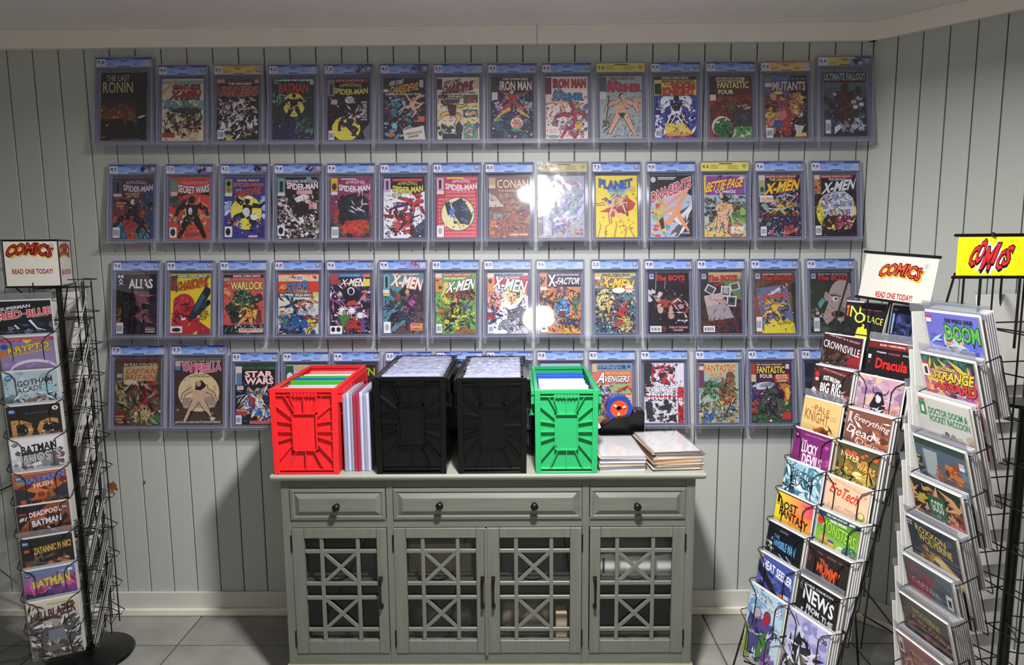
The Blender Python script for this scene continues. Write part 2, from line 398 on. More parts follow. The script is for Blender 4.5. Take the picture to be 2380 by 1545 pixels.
for px, py, s_, sd in ((262, 1131, 0.026, 3), (335, 1122, 0.011, 5)):
    p = at(px, py, D); g = random.Random(sd); n = 15
    o = MB().prism([(s_*(0.45+0.7*g.random())*math.cos(6.283*i/n)*(1 if s_ > .02 else .7), s_*(0.5+0.7*g.random())*math.sin(6.283*i/n)) for i in range(n)], -.0009, .001).build('bare_patch', M['wood_raw'], wb, (p.x, D, p.z))
    o['label'] = 'chipped paint showing orange brown wood'
p = at(262, 1250, D)
MB().box(-.025, .02, -.005, .001, -.055, .055).build('cover_plate', M['plate'], wb, (p.x, D, p.z), bevel=.002)
# angled wall on the right
ang = math.atan2(-0.733, 0.683); WR = Matrix.Translation((CX, D, 0)) @ Matrix.Rotation(ang, 4, 'Z')
wr = structure(MB().box(-.05, 2.6, 0.006, 0.05, 0, CEIL).build('wall_right', M['gap'])); wr.matrix_world = WR
xs = [0.0, 0.088]
while xs[-1] < 2.5: xs.append(xs[-1]+0.0868)
pr = MB().box(-.0868/2+.0016, .0868/2-.0016, 0, 0.007, 0, CEIL).mesh('plank', M['wall'], bevel=0.0014, seg=1)
for a, b in zip(xs, xs[1:]): link('plank', pr, wr, ((a+b)/2, 0, 0))
# walls out of frame
structure(MB().box(X0-.05, X0, YB, D+.05, 0, CEIL).build('wall_left', M['wall']))
structure(MB().box(X0, X1+.1, YB-.05, YB, 0, CEIL).build('wall_front', M['wall']))
e = WR @ Vector((2.6, 0, 0))
structure(MB().box(e.x-.05, e.x, YB, e.y+.05, 0, CEIL).build('wall_side', M['wall']))
# frieze board under the ceiling, one run on each wall; a joint shows right of the middle
t1 = structure(MB().box(X0, at(1248, 80, D).x-.0006, D-.022, D+.004, 2.355, CEIL).build('trim_1', M['trim'], bevel=.002))
structure(MB().box(at(1248, 80, D).x+.0006, CX+.006, D-.022, D+.004, 2.355, CEIL).build('trim_2', M['trim'], bevel=.002))
t3 = structure(MB().box(-.016, 2.6, -.022, .004, 2.355, CEIL).build('trim_3', M['trim'], bevel=.002)); t3.matrix_world = WR
bb = structure(MB().box(X0, CX, D-.013, D, 0.0, 0.103).build('baseboard_back', M['base'], bevel=.003))
MB().prism([(0, 0), (0, 0.034), (0.001, 0.034)], 0, .001)
MB().box(X0, CX, D-.028, D-.0125, 0.0, 0.033).build('shoe_moulding', M['shoe'], bb, bevel=.006)
b2 = structure(MB().box(0.0, 2.6, -.013, 0, 0.0, 0.103).build('baseboard_right', M['base'], bevel=.003)); b2.matrix_world = WR
MB().box(0.0, 2.6, -.028, -.0125, 0.0, 0.033).build('shoe_moulding', M['shoe'], b2, bevel=.006)
# ================================================================== sideboard
YF = 2.25                                             # carcass face
YK = D-.03                                            # carcass back
def fx(px, py): return at(px, py, YF)
xl, xr = fx(651, 1118).x, fx(1617, 1118).x
ztop = at(1100, 1103, YF-.03).z
zc = fx(1100, 1114).z                                # under the top board
sb = thing('sideboard', 'grey green sideboard with three drawers and four lattice glass doors', 'sideboard', ((xl+xr)/2, YF, 0))
SX = (xl+xr)/2
def L(x, y, z): return Vector((x-SX, y-YF, z))
def cbox(name, x0, x1, y0, y1, z0, z1, m, par=sb, bev=.002):
    return MB().box(x0-SX, x1-SX, y0-YF, y1-YF, z0, z1).build(name, m, par, bevel=bev)
tp = MB()
prof = [(-.030, ztop-.004), (-.028, ztop), (YK-YF+.004, ztop), (YK-YF+.004, zc), (-.006, zc), (-.012, zc+.004), (-.024, zc+.008), (-.030, ztop-.010)]
n = len(prof); va = [Vector((xl-.024-SX, y, z)) for y, z in prof]+[Vector((xr+.028-SX, y, z)) for y, z in prof]
tp.v = va; tp.f = [tuple(range(n)), tuple(range(2*n-1, n-1, -1))]+[(i, n+i, n+(i+1) % n, (i+1) % n) for i in range(n)]
tp.build('worktop', M['cabtop'], sb, bevel=.0015, seg=1)
zd0, zd1 = fx(780, 1206).z, fx(780, 1135).z           # drawers
zp0, zp1 = fx(1100, 1516).z, fx(1100, 1226).z         # doors
DR = [(676, 896), (915, 1352), (1371, 1592)]
ED = [(fx(a, 1170).x, fx(b, 1170).x) for a, b in DR]
DD = [(681, 901), (916, 1130), (1131, 1352), (1370, 1591)]
EDD = [(fx(a, 1300).x+ (0.0), fx(b, 1300).x) for a, b in DD]
xm1, xm2 = (ED[0][1]+ED[1][0])/2, (ED[1][1]+ED[2][0])/2
# carcass panels
zb = 0.105
for x0, x1 in ((xl, ED[0][0]-.002), (ED[0][1]+.002, ED[1][0]-.002), (ED[1][1]+.002, ED[2][0]-.002), (ED[2][1]+.002, xr)):
    cbox('stile', x0, x1, YF, YF+.022, zb, zc, M['cabv'])
for x0, x1 in ED:
    cbox('rail', x0-.002, x1+.002, YF+.0005, YF+.02, zd1+.002, zc, M['cab'], bev=.001)
    cbox('rail', x0-.002, x1+.002, YF+.0005, YF+.02, zp1+.002, zd0-.002, M['cab'], bev=.001)
    cbox('rail', x0-.002, x1+.002, YF+.0005, YF+.02, zb, zp0-.002, M['cab'], bev=.001)
cbox('side_panel', xl+.001, xl+.02, YF+.022, YK, zb, zc, M['cabv'], bev=0); cbox('side_panel', xr-.02, xr-.001, YF+.022, YK, zb, zc, M['cabv'], bev=0)
cbox('back_panel', xl+.02, xr-.02, YK-.008, YK, zb, zc, M['cabin'], bev=0)
cbox('floor_panel', xl+.02, xr-.02, YF+.022, YK-.008, zb, zp0-.004, M['cabin'], bev=0)
cbox('divider', xm1-.01, xm1+.01, YF+.022, YK-.008, zp0-.004, zc, M['cabin'], bev=0); cbox('divider', xm2-.01, xm2+.01, YF+.022, YK-.008, zp0-.004, zc, M['cabin'], bev=0)
zs = fx(1200, 1362).z
cbox('shelf', xl+.02, xr-.02, YF+.04, YK-.008, zs-.014, zs, M['cabin'], bev=0)
cbox('drawer_floor', xl+.02, xr-.02, YF+.022, YK-.008, zd0-.02, zd0-.01, M['cabin'], bev=0)
pl = MB(); pl.box(xl-.006-SX, xr+.006-SX, -.008, .02, .015, zb-.012); pl.box(xl-.006-SX, xr+.006-SX, -.012, .02, zb-.012, zb)
pl.box(xl-SX, xl+.02-SX, .02, YK-YF, 0.015, zb); pl.box(xr-.02-SX, xr-SX, .02, YK-YF, .015, zb)
pl.build('plinth', M['plinth'], sb, bevel=.002)
for x in (xl+.03, xr-.03):
    for y in (YF+.03, YK-.04): cbox('foot', x-.028, x+.028, y-.028, y+.028, 0, .016, M['plinth'], bev=.003)
knob = MB().lathe([(.0001, 0), (.009, 0), (.0075, .003), (.005, .006), (.0045, .011), (.009, .015), (.0125, .019), (.0135, .024), (.011, .029), (.006, .0315), (.0001, .032)], 18, Matrix.Rotation(R(90), 4, 'X')).mesh('knob', M['bronze'], smooth=True)
def drawer(x0, x1, knobs):
    w, h = (x1-x0)/2, (zd1-zd0)/2; mb = MB()
    # raised and fielded front: flat rim, bead, sloped field edge
    rings = [(0, .018), (0, -.006), (.010, -.008), (.013, -.004), (.016, -.004), (.032, -.013), (.033, -.013)]
    for ins, y in rings: mb.v += [Vector((sx*(w-ins), y, sz*(h-ins))) for sx, sz in ((-1, -1), (1, -1), (1, 1), (-1, 1))]
    for i in range(len(rings)-1):
        for j in range(4): mb.f.append((i*4+j, i*4+(j+1) % 4, i*4+4+(j+1) % 4, i*4+4+j))
    e = (len(rings)-1)*4; mb.f.append((e, e+1, e+2, e+3)); mb.f.append((3, 2, 1, 0))
    o = mb.build('drawer', M['cab'], sb, L((x0+x1)/2, YF, (zd0+zd1)/2))
    for px, py in knobs:
        p = at(px, py, YF-.025); link('knob', knob, o, (p.x-(x0+x1)/2, -.012, p.z-(zd0+zd1)/2))
drawer(*ED[0], [(782, 1178)]); drawer(*ED[1], [(1022, 1174), (1242, 1175)]); drawer(*ED[2], [(1481, 1176)])
def handle_mesh():
    mb = MB(); h = .054
    mb.box(-.0065, .0065, -.004, 0, h-.011, h+.004); mb.box(-.0065, .0065, -.004, 0, -h-.004, -h+.011)
    mb.tube([(0, -.002, h), (0, -.016, h-.004), (0, -.021, h*.5), (0, -.022, 0), (0, -.021, -h*.5), (0, -.016, -h+.004), (0, -.002, -h)], [.0055, .006, .0042, .0038, .0042, .006, .0055], 8)
    return mb.mesh('handle', M['bronze'], smooth=False)
HM = handle_mesh()
hinge = MB().tube([(0, 0, -.03), (0, 0, .03)], .0035, 8).mesh('hinge', M['bronze'])
def door(x0, x1, gl, gr, hpx, hinge_side, bead=False):
    """gl, gr: px of the glass opening left and right edges"""
    g0, g1 = fx(gl, 1300).x, fx(gr, 1300).x; gz0, gz1 = fx(800, 1488).z, fx(800, 1250).z
    cx, cz = (x0+x1)/2, (zp0+zp1)/2; mb = MB()
    y0, y1 = -.004, .016
    mb.box(x0-cx, g0-cx, y0, y1, zp0-cz, zp1-cz); mb.box(g1-cx, x1-cx, y0, y1, zp0-cz, zp1-cz)
    mb.box(g0-cx+.0006, g1-cx-.0006, y0+.0006, y1, zp0-cz, gz0-cz); mb.box(g0-cx+.0006, g1-cx-.0006, y0+.0006, y1, gz1-cz, zp1-cz)
    o = mb.build('door', M['cabv'], sb, L(cx, YF, cz), bevel=.0012, seg=1)
    W_, H_ = g1-g0, gz1-gz0
    vx = [g0+W_*.235, g0+W_*.735]; hz = [gz0+H_*.868, gz0+H_*.555, gz0+H_*.418, gz0+H_*.104]; b = .0068
    for x in vx: MB().box(x-b-cx, x+b-cx, 0, .010, gz0-cz, gz1-cz).build('lattice_bar', M['cabv'], o, bevel=.0015, seg=1)
    for z in hz: MB().box(g0-cx, g1-cx, .0008, .0095, z-b-cz, z+b-cz).build('lattice_bar', M['cab'], o, bevel=.0015, seg=1)
    for za, zb_ in ((hz[1], hz[0]), (hz[3], hz[2])):
        for s in (0, 1):
            a = Vector((vx[s]-cx, 0, za-cz)); c = Vector((vx[1-s]-cx, 0, zb_-cz)); d = (c-a); ln = d.length/2; an = math.atan2(d.z, d.x)
            T = Matrix.Translation(((a+c)/2)) @ Matrix.Rotation(-an, 4, 'Y')
            MB().box(-ln, ln, .0014+.0004*s, .009, -b*.95, b*.95, T).build('lattice_bar', M['cab'], o, bevel=.0012, seg=1)
    MB().box(g0-cx-.004, g1-cx+.004, .0105, .0135, gz0-cz-.004, gz1-cz+.004).build('pane', M['glass'], o)
    p = at(hpx, 1374, YF); link('handle', HM, o, (p.x-cx, -.0035, p.z-cz))
    hx = (x0-.002 if hinge_side < 0 else x1+.002)
    for z in (zp0+.055, zp1-.055): link('hinge', hinge, o, (hx-cx, -.002, z-cz))
    if bead: MB().tube([(x1-cx+.0005, -.006, zp0-cz-.004), (x1-cx+.0005, -.006, zp1-cz-.002)], .0065, 10).build('astragal', M['cabv'], o)
door(EDD[0][0]+.001, EDD[0][1]-.001, 709, 877, 887, -1)
door(EDD[1][0]+.001, EDD[1][1]-.0015, 945, 1107, 1122, -1, True)
door(EDD[2][0]+.0015, EDD[2][1]-.001, 1161, 1325, 1147, 1)
door(EDD[3][0]+.001, EDD[3][1]-.001, 1395, 1562, 1382, 1)
# things kept inside the sideboard, dim behind the glass
def inside(name, label, cat, px0, px1, py0, py1, y, dep, m, bev=.008):
    a, b = at(px0, py1, y), at(px1, py0, y); zf = zs+.0005 if py1 < 1365 else zp0-.0035
    return tag(MB().box(-(b.x-a.x)/2, (b.x-a.x)/2, -dep/2, dep/2, 0, b.z-a.z).build(name, m, None, ((a.x+b.x)/2, y+dep/2, zf), bevel=bev), label, cat)
a, b = at(1392, 1346, YF+.07), at(1585, 1292, YF+.07)
t = thing('game_console', 'silver white game console standing on the shelf behind the rightmost door', 'console', ((a.x+b.x)/2, YF+.16, zs+.0005))
hw, hh = (b.x-a.x)/2-.004, b.z-a.z-.002
prf = [(-hw, .004), (-hw+.01, 0), (hw-.01, 0), (hw, .004), (hw, hh-.004), (hw*.8, hh), (hw*.3, hh-.010), (-hw*.3, hh-.010), (-hw*.8, hh), (-hw, hh-.004)]
MB().prism(prf, -.09, .11).build('case', M['silver'], t, bevel=.004)
MB().box(-hw+.008, -hw+.016, -.0915, -.089, .012, hh-.016).build('disc_slot', M['dkgrey'], t)
MB().lathe([(.0001, 0), (.012, 0), (.012, .002), (.0001, .002)], 18, Matrix.Translation((-hw*.42, -.0895, hh*.45)) @ Matrix.Rotation(R(90), 4, 'X')).build('power_button', M['white'], t)
MB().box(-.01, .055, -.0915, -.089, .010, .022).build('drawer_tray', M['white'], t, bevel=.001)
inside('storage_box', 'dark grey box on the shelf behind the third door', 'box', 1168, 1312, 1296, 1352, YF+.10, .16, M['dkgrey'])
inside('storage_box', 'taller brown grey box on the shelf behind the second door', 'box', 950, 1096, 1284, 1352, YF+.10, .16, M['tan'])
inside('storage_bin', 'rounded tan bin low down behind the third door', 'bin', 1166, 1285, 1418, 1490, YF+.12, .18, M['tan'], .02)
inside('white_carton', 'small pale carton low down behind the third door', 'carton', 1292, 1318, 1436, 1490, YF+.10, .06, M['boardw'], .002)
inside('storage_bin', 'black bin low down behind the second door', 'bin', 960, 1095, 1425, 1490, YF+.12, .18, M['dkgrey'], .01)
inside('storage_box', 'black box on the shelf behind the leftmost door', 'box', 720, 868, 1310, 1352, YF+.12, .15, M['dkgrey'], .004)
# ================================================================== crates
ORDW = 'first second third fourth fifth sixth seventh eighth ninth tenth eleventh twelfth thirteenth fourteenth fifteenth sixteenth seventeenth eighteenth nineteenth twentieth'.split()
CY = YF-.022                                         # their fronts
CL = 0.455
def crate(name, label, pxl, pxr, pyt, m, pyb=1100):
    a, b, c = at(pxl, pyb, CY), at(pxr, pyb, CY), at((pxl+pxr)/2, pyt, CY)
    w, h = (b.x-a.x)/2, c.z-ztop; cx = (a.x+b.x)/2
    t = thing(name, label, 'crate', (cx, CY, ztop+.0004))
    def X(x, z): return x*(0.972+0.028*z/h)
    mb = MB(); th = .0035; r = .013
    mb.box(-w+.004, w-.004, r, CL-.004, .002, .006)
    for s in (-1, 1): mb.prism([(s*w*.968, .002), (s*(w*.968-th), .002), (s*(w-.002-th), h-.004), (s*(w-.002), h-.004)], r, CL-.004)
    mb.prism([(-w*.968, .002), (w*.968, .002), (w-.002, h-.004), (-w+.002, h-.004)], r, r+th); mb.prism([(-w*.968, .002), (w*.968, .002), (w-.002, h-.004), (-w+.002, h-.004)], CL-.008, CL-.004)
    mb.build('body', m, t)
    # rim, corner posts and bottom rail
    f = MB(); p = .019
    for s in (-1, 1):
        f.prism([(s*w*.972, 0), (s*(w*.972-p), 0), (s*(w-p), h-.001), (s*w, h-.001)], 0, r)
        f.box(min(s*w, s*(w-.012)), max(s*w, s*(w-.012)), r, CL, h-.010, h-.001)
    f.box(-w*.972+p, w*.972-p, .001, r, 0, .006); f.box(-w*.972+p, w*.972-p, .003, r, .013, .019)
    f.box(-w+p, w-p, .001, r, h-.014, h-.001); f.box(-w, w, CL-.012, CL, h-.012, h)
    for s in (-1, 1): f.box(min(s*(w-p), s*w*.36), max(s*(w-p), s*w*.36), .002, r, h-.026, h-.022)
    f.build('rim', m, t, bevel=.001, seg=1)
    # label holder in the middle, ribs fanning out from it
    fw, z0, z1 = w*.37, h*.275, h*.715
    lf = MB(); q = .004
    lf.box(-fw, -fw+q, 0, r, z0, z1); lf.box(fw-q, fw, 0, r, z0, z1); lf.box(-fw, fw, 0, r, z0, z0+q); lf.box(-fw, fw, 0, r, z1-q, z1)
    lf.box(-fw+q, fw-q, .010, r, z0+q, z1-q); lf.box(-fw+.002, -fw+.007, -.001, .004, z0+.02, z1*.8)
    lf.build('label_holder', m, t)
    def rib(x0, za, x1, zb):
        d = Vector((x1-x0, 0, zb-za)); ln = d.length/2; T = Matrix.Translation(((x0+x1)/2, 0, (za+zb)/2)) @ Matrix.Rotation(-math.atan2(d.z, d.x), 4, 'Y')
        MB().box(-ln, ln, .001, r, -.0014, .0014, T).build('rib', m, t)
    iw = w*.972-p+.002
    for s in (-1, 1):
        for za, zb in ((.66, .80), (.60, .625), (.50, .50), (.44, .385), (.355, .155)): rib(s*fw, h*za, s*iw, h*zb)
        rib(s*fw*.72, z1, s*w*.56, h-.025); rib(s*fw*.72, z0, s*w*.52, .018)
    rib(0, z1, 0, h-.03); rib(0, z0, 0, .018)
    # scalloped finger grip
    gp = MB(); gw = w*.40; n = 12
    top = [(-gw, h-.014), (gw, h-.014)]; low = [(gw-2*gw*i/n, h-.030+(.003 if i % 2 else 0)-(.008 if i in (0, n) else 0)) for i in range(n+1)]
    gp.prism(top+low, .0035, r)
    for i in range(8): x = -gw+gw*2*(i+.5)/8; gp.box(x-.0012, x+.0012, -.001, .004, h-.030, h-.012)
    for s in (-1, 1): gp.prism([(s*gw, h-.03), (s*(gw-.003), h-.03), (s*fw*.62, z1), (s*(fw*.62+.003), z1)], .002, r)
    gp.build('finger_grip', m, t)
    # folded lid leaf hanging on each side
    for s in (-1, 1):
        lm = MB(); x0, x1 = s*(w-.004), s*(w+.011)
        lm.box(min(x0, x1), max(x0, x1), .025, CL-.02, h-.022, h-.012); lm.box(min(s*(w+.007), x1), max(s*(w+.007), x1), .05, CL-.05, h*.68, h-.022)
        for i in range(9): y = .03+i*(CL-.07)/8; lm.box(min(x0, x1), max(x0, x1), y, y+.004, h*.68 if i in (1, 8) else h-.055, h-.012)
        lm.box(min(x0, x1), max(x0, x1), .05, CL-.05, h-.058, h-.054); lm.box(min(x0, x1), max(x0, x1), .05, CL-.05, h*.66, h*.68)
        lm.build('lid_leaf', m, t)
        lt = MB().box(min(s*(w+.008), s*(w+.017)), max(s*(w+.008), s*(w+.017)), .07, .13, h*.63, h*.75); lt.box(min(s*(w+.008), s*(w+.020)), max(s*(w+.008), s*(w+.020)), .08, .12, h*.63, h*.66)
        lt.build('latch', m, t, bevel=.002, seg=1)
    return cx, w, h
CR_R = crate('storage_crate', 'red plastic crate holding slabs and coloured dividers, left end of sideboard', 635, 790, 903, M['red'])
CR_B1 = crate('storage_crate', 'glossy black crate of clear slabs, the left one of two', 874, 1040, 876, M['black'])
CR_B2 = crate('storage_crate', 'glossy black crate of clear slabs, the right one beside the green crate', 1064, 1226, 878, M['black'])
CR_G = crate('storage_crate', 'green plastic crate of slabs beside the tape dispenser', 1243, 1390, 906, M['green'])
def slab_mesh(wd, ht, th, m, name):
    mb = MB(); mb.box(-wd/2, wd/2, -th/2, th/2, 0, ht); return mb.mesh(name, m, bevel=.002, seg=1)
def fill(crt, items, lab, grp, y0, y1, poke):
    cx, w, h = crt; n = len(items)
    wd = 2*w-.045
    for i, (m, kind) in enumerate(items):
        y = CY+y0+(y1-y0)*i/(n-1); ht = h-.008+poke+rng.uniform(-.003, .003)+(0.006 if kind == 'd' else 0)
        nm = 'crate_divider' if kind == 'd' else 'graded_slab'
        o = link(nm, slab_mesh(wd+(.012 if kind == 'd' else 0), ht-.006, .004 if kind == 'd' else .013, M[m], nm), None, (cx+rng.uniform(-.002, .002), y, ztop+.0068)); o.rotation_euler = (-rng.uniform(.02, .05), 0, 0)
        tag(o, lab(i, m, kind), 'divider' if kind == 'd' else 'slab', grp if kind != 'd' else None)
fill(CR_R, [('lime', 'd'), ('white', 's'), ('lav', 's'), ('lime', 'd'), ('blue', 'd'), ('lime', 'd'), ('white', 's'), ('pink', 's'), ('pink', 's')],
     lambda i, m, k: {0: 'green divider nearest the front of the red crate', 3: 'green divider in the red crate just in front of the blue one', 4: 'blue divider in the red crate', 5: 'green divider in the red crate just behind the blue one', 1: 'white topped slab second from the front of the red crate', 2: 'pale lavender slab third from the front of the red crate', 6: 'white topped slab behind the last green divider of the red crate'}.get(i, 'pink topped slab at the far end of the red crate, %s one' % ('front' if i == 7 else 'rear')), 'slabs in the red crate', .035, CL-.07, -.004)
fill(CR_B1, [('slabtop', 's')]*14, lambda i, m, k: 'clear graded slab, %s from the front in the left black crate' % ORDW[i], 'slabs in the left black crate', .03, CL-.045, .006)
fill(CR_B2, [('slabtop', 's')]*14, lambda i, m, k: 'clear graded slab, %s from the front in the right black crate' % ORDW[i], 'slabs in the right black crate', .03, CL-.045, .008)
fill(CR_G, [('lime', 'd'), ('lav', 's'), ('white', 's'), ('lav', 's'), ('white', 's'), ('white', 's'), ('blue', 'd'), ('blue', 'd')],
     lambda i, m, k: {0: 'lime green divider nearest the front of the green crate', 6: 'front one of two blue dividers at the back of the green crate', 7: 'rear one of two blue dividers at the back of the green crate', 1: 'lavender slab right behind the lime divider in the green crate', 3: 'second lavender slab from the front of the green crate'}.get(i, 'white topped slab in the green crate, %s from the front' % ORDW[i]), 'white slabs in the green crate', .03, CL-.10, -.006)
def bag_over(crt, label):
    cx, w, h = crt; g = random.Random(int(cx*1000)); mb = MB(); nx, ny = 22, 30; W2 = w-.012
    for j in range(ny+1):
        for i in range(nx+1):
            u, v = i/nx*2-1, j/ny; ed = max(abs(u), abs(v*2-1))
            mb.v.append(Vector((u*W2, .018+v*(CL-.036), h+.004-.012*max(0, ed-.9)*10*.5+g.uniform(-.0025, .0035)+(.006*g.random() if ed > .86 else 0))))
    for j in range(ny):
        for i in range(nx): q = j*(nx+1)+i; mb.f.append((q, q+1, q+nx+2, q+nx+1))
    o = mb.build('plastic_bag', M['bag'], None, (cx, CY, ztop)); tag(o, label, 'bag')
    sd = o.modifiers.new('film', 'SOLIDIFY'); sd.thickness = .0003
bag_over(CR_B1, 'crumpled clear bag laid over the slabs of the left black crate')
bag_over(CR_B2, 'crumpled clear bag laid over the slabs of the right black crate')
# upright slabs wedged between the red and the left black crate
ux0, ux1 = at(801, 1088, CY+.03).x, at(862, 1088, CY+.03).x
for i, m in enumerate(['edge', 'slabtop', 'edge', 'edge_red', 'edge_red', 'slabtop', 'edge', 'slabtop']):
    th = (ux1-ux0)/8; x = ux0+th*(i+.5)
    mb = MB().box(-th*.47, th*.47, 0, .185, 0, .268+.004*(i % 3)); mb.box(-th*.15, th*.15, -.0025, .002, .003, .262)
    o = mb.build('graded_slab', M[m], None, (x, CY+.03+.002*(i*7 % 4), ztop+.0004), bevel=.0015, seg=1)
    if m == 'edge_red': tag(o, 'red edged graded slab, %s of the two beside the red crate' % ('left' if i == 3 else 'right'), 'slab')
    else: tag(o, 'clear graded slab on edge between red and black crates, %s from left' % ORDW[i], 'slab', 'slabs standing between two crates')
# stacks of bagged comics
def stack(pxl, pxr, n, thick, mats, grp, lab, jit, zt0, rot):
    a, b = at(pxl, 1090, YF-.0), at(pxr, 1090, YF-.0); cx = (a.x+b.x)/2; w = b.x-a.x; z = zt0
    for i in range(n):
        th = thick*rng.uniform(.75, 1.25); top = i == n-1
        wj = w if not top else w*.97
        o = thing('bagged_comic', lab(i, n), 'comic', (cx+rng.uniform(-jit, jit), YF-.005+rng.uniform(0, jit*.8), z), (R(rng.uniform(-.25, .25)), R(rng.uniform(-.2, .2)), R(rot+rng.uniform(-jit*250, jit*250))), None if top else grp)
        m = M[mats[rng.randrange(len(mats))]] if not top else M['board']
        MB().box(-wj/2+.004, wj/2-.004, .004, .246, 0, th*.82).build('board', m, o)
        MB().box(-wj/2, wj/2, 0, .258, th*.80, th*.9).build('sleeve', M['bag'] if not top else M['crinkle'], o)
        z += th
    return z
zs1 = stack(1391, 1503, 17, .0031, ['board', 'board', 'boardw', 'board', 'boardg', 'white'], 'bagged comics in the left stack', lambda i, n: 'bagged comic, %s from the bottom of the low stack by the green crate' % ORDW[i] if i < n-1 else 'white backed comic topping the low stack beside the green crate', .004, ztop+.0005, 2)
zs2 = stack(1518, 1636, 19, .0037, ['boardw', 'boardo', 'board', 'boardw', 'boardg', 'boardo', 'board'], 'bagged comics in the right stack', lambda i, n: 'bagged comic, %s from the bottom of the tall uneven stack' % ORDW[i] if i < n-1 else 'white backed comic topping the tall uneven stack', .010, ztop+.0005, 6)
# tape dispenser behind the stacks
p = at(1447, 958, YF+.30)
t = thing('tape_dispenser', 'black tape dispenser with blue tape on an orange core', 'dispenser', (p.x, YF+.33, ztop+.0005), (0, 0, R(0)))
zc_ = p.z-ztop
MB().prism([(-.085, 0), (.085, 0), (.085, zc_-.005), (.078, zc_+.008), (.045, zc_+.006), (.03, zc_-.010), (-.03, zc_-.022), (-.086, zc_-.062)], -.032, .032).build('body', M['black'], t, bevel=.004)
MB().box(-.096, -.082, -.028, .028, zc_-.064, zc_-.058).build('cutter', M['silver'], t)
T = Matrix.Translation((-.012, 0, zc_+.012)) @ Matrix.Rotation(R(90), 4, 'X')
MB().lathe([(.034, -.024), (.050, -.024), (.050, .024), (.034, .024), (.034, -.024)], 36, T @ Matrix.Translation((0, 0, 0))).build('tape_roll', M['tapeblue'], t)
MB().lathe([(.010, -.027), (.034, -.027), (.034, .022), (.010, .022), (.010, -.027)], 28, T).build('core', M['orange'], t)
for i in range(3):
    a = 2.09*i+.4; T2 = T @ Matrix.Rotation(a, 4, 'Z'); MB().box(.014, .026, -.0035, .0035, .0265, .0285, T2).build('spoke', M['white'], t)
# ================================================================== loose leads on the floor by the left rack
c = thing('power_lead', 'thin grey lead looping on the floor in the left corner', 'cable', (-1.95, 2.5, 0))
MB().tube([(-.25, .16, .30), (-.12, .20, .14), (-.06, .18, .03), (.0, .12, .006), (.05, .02, .005), (.02, -.06, .005), (-.06, -.08, .005), (-.10, -.02, .006), (-.06, .05, .010), (.02, .06, .006), (.12, .02, .005)], .0028, 6).build('cord', M['cable'], c)
c = thing('power_lead', 'black lead hanging down the wall behind the left rack', 'cable', (-2.0, D-.02, .5))
MB().tube([(-.3, -.005, .02), (-.12, -.005, .1), (0, -.006, .17), (.10, -.006, .2), (.2, -.006, .19)], .003, 6).build('cord', M['wire'], c)
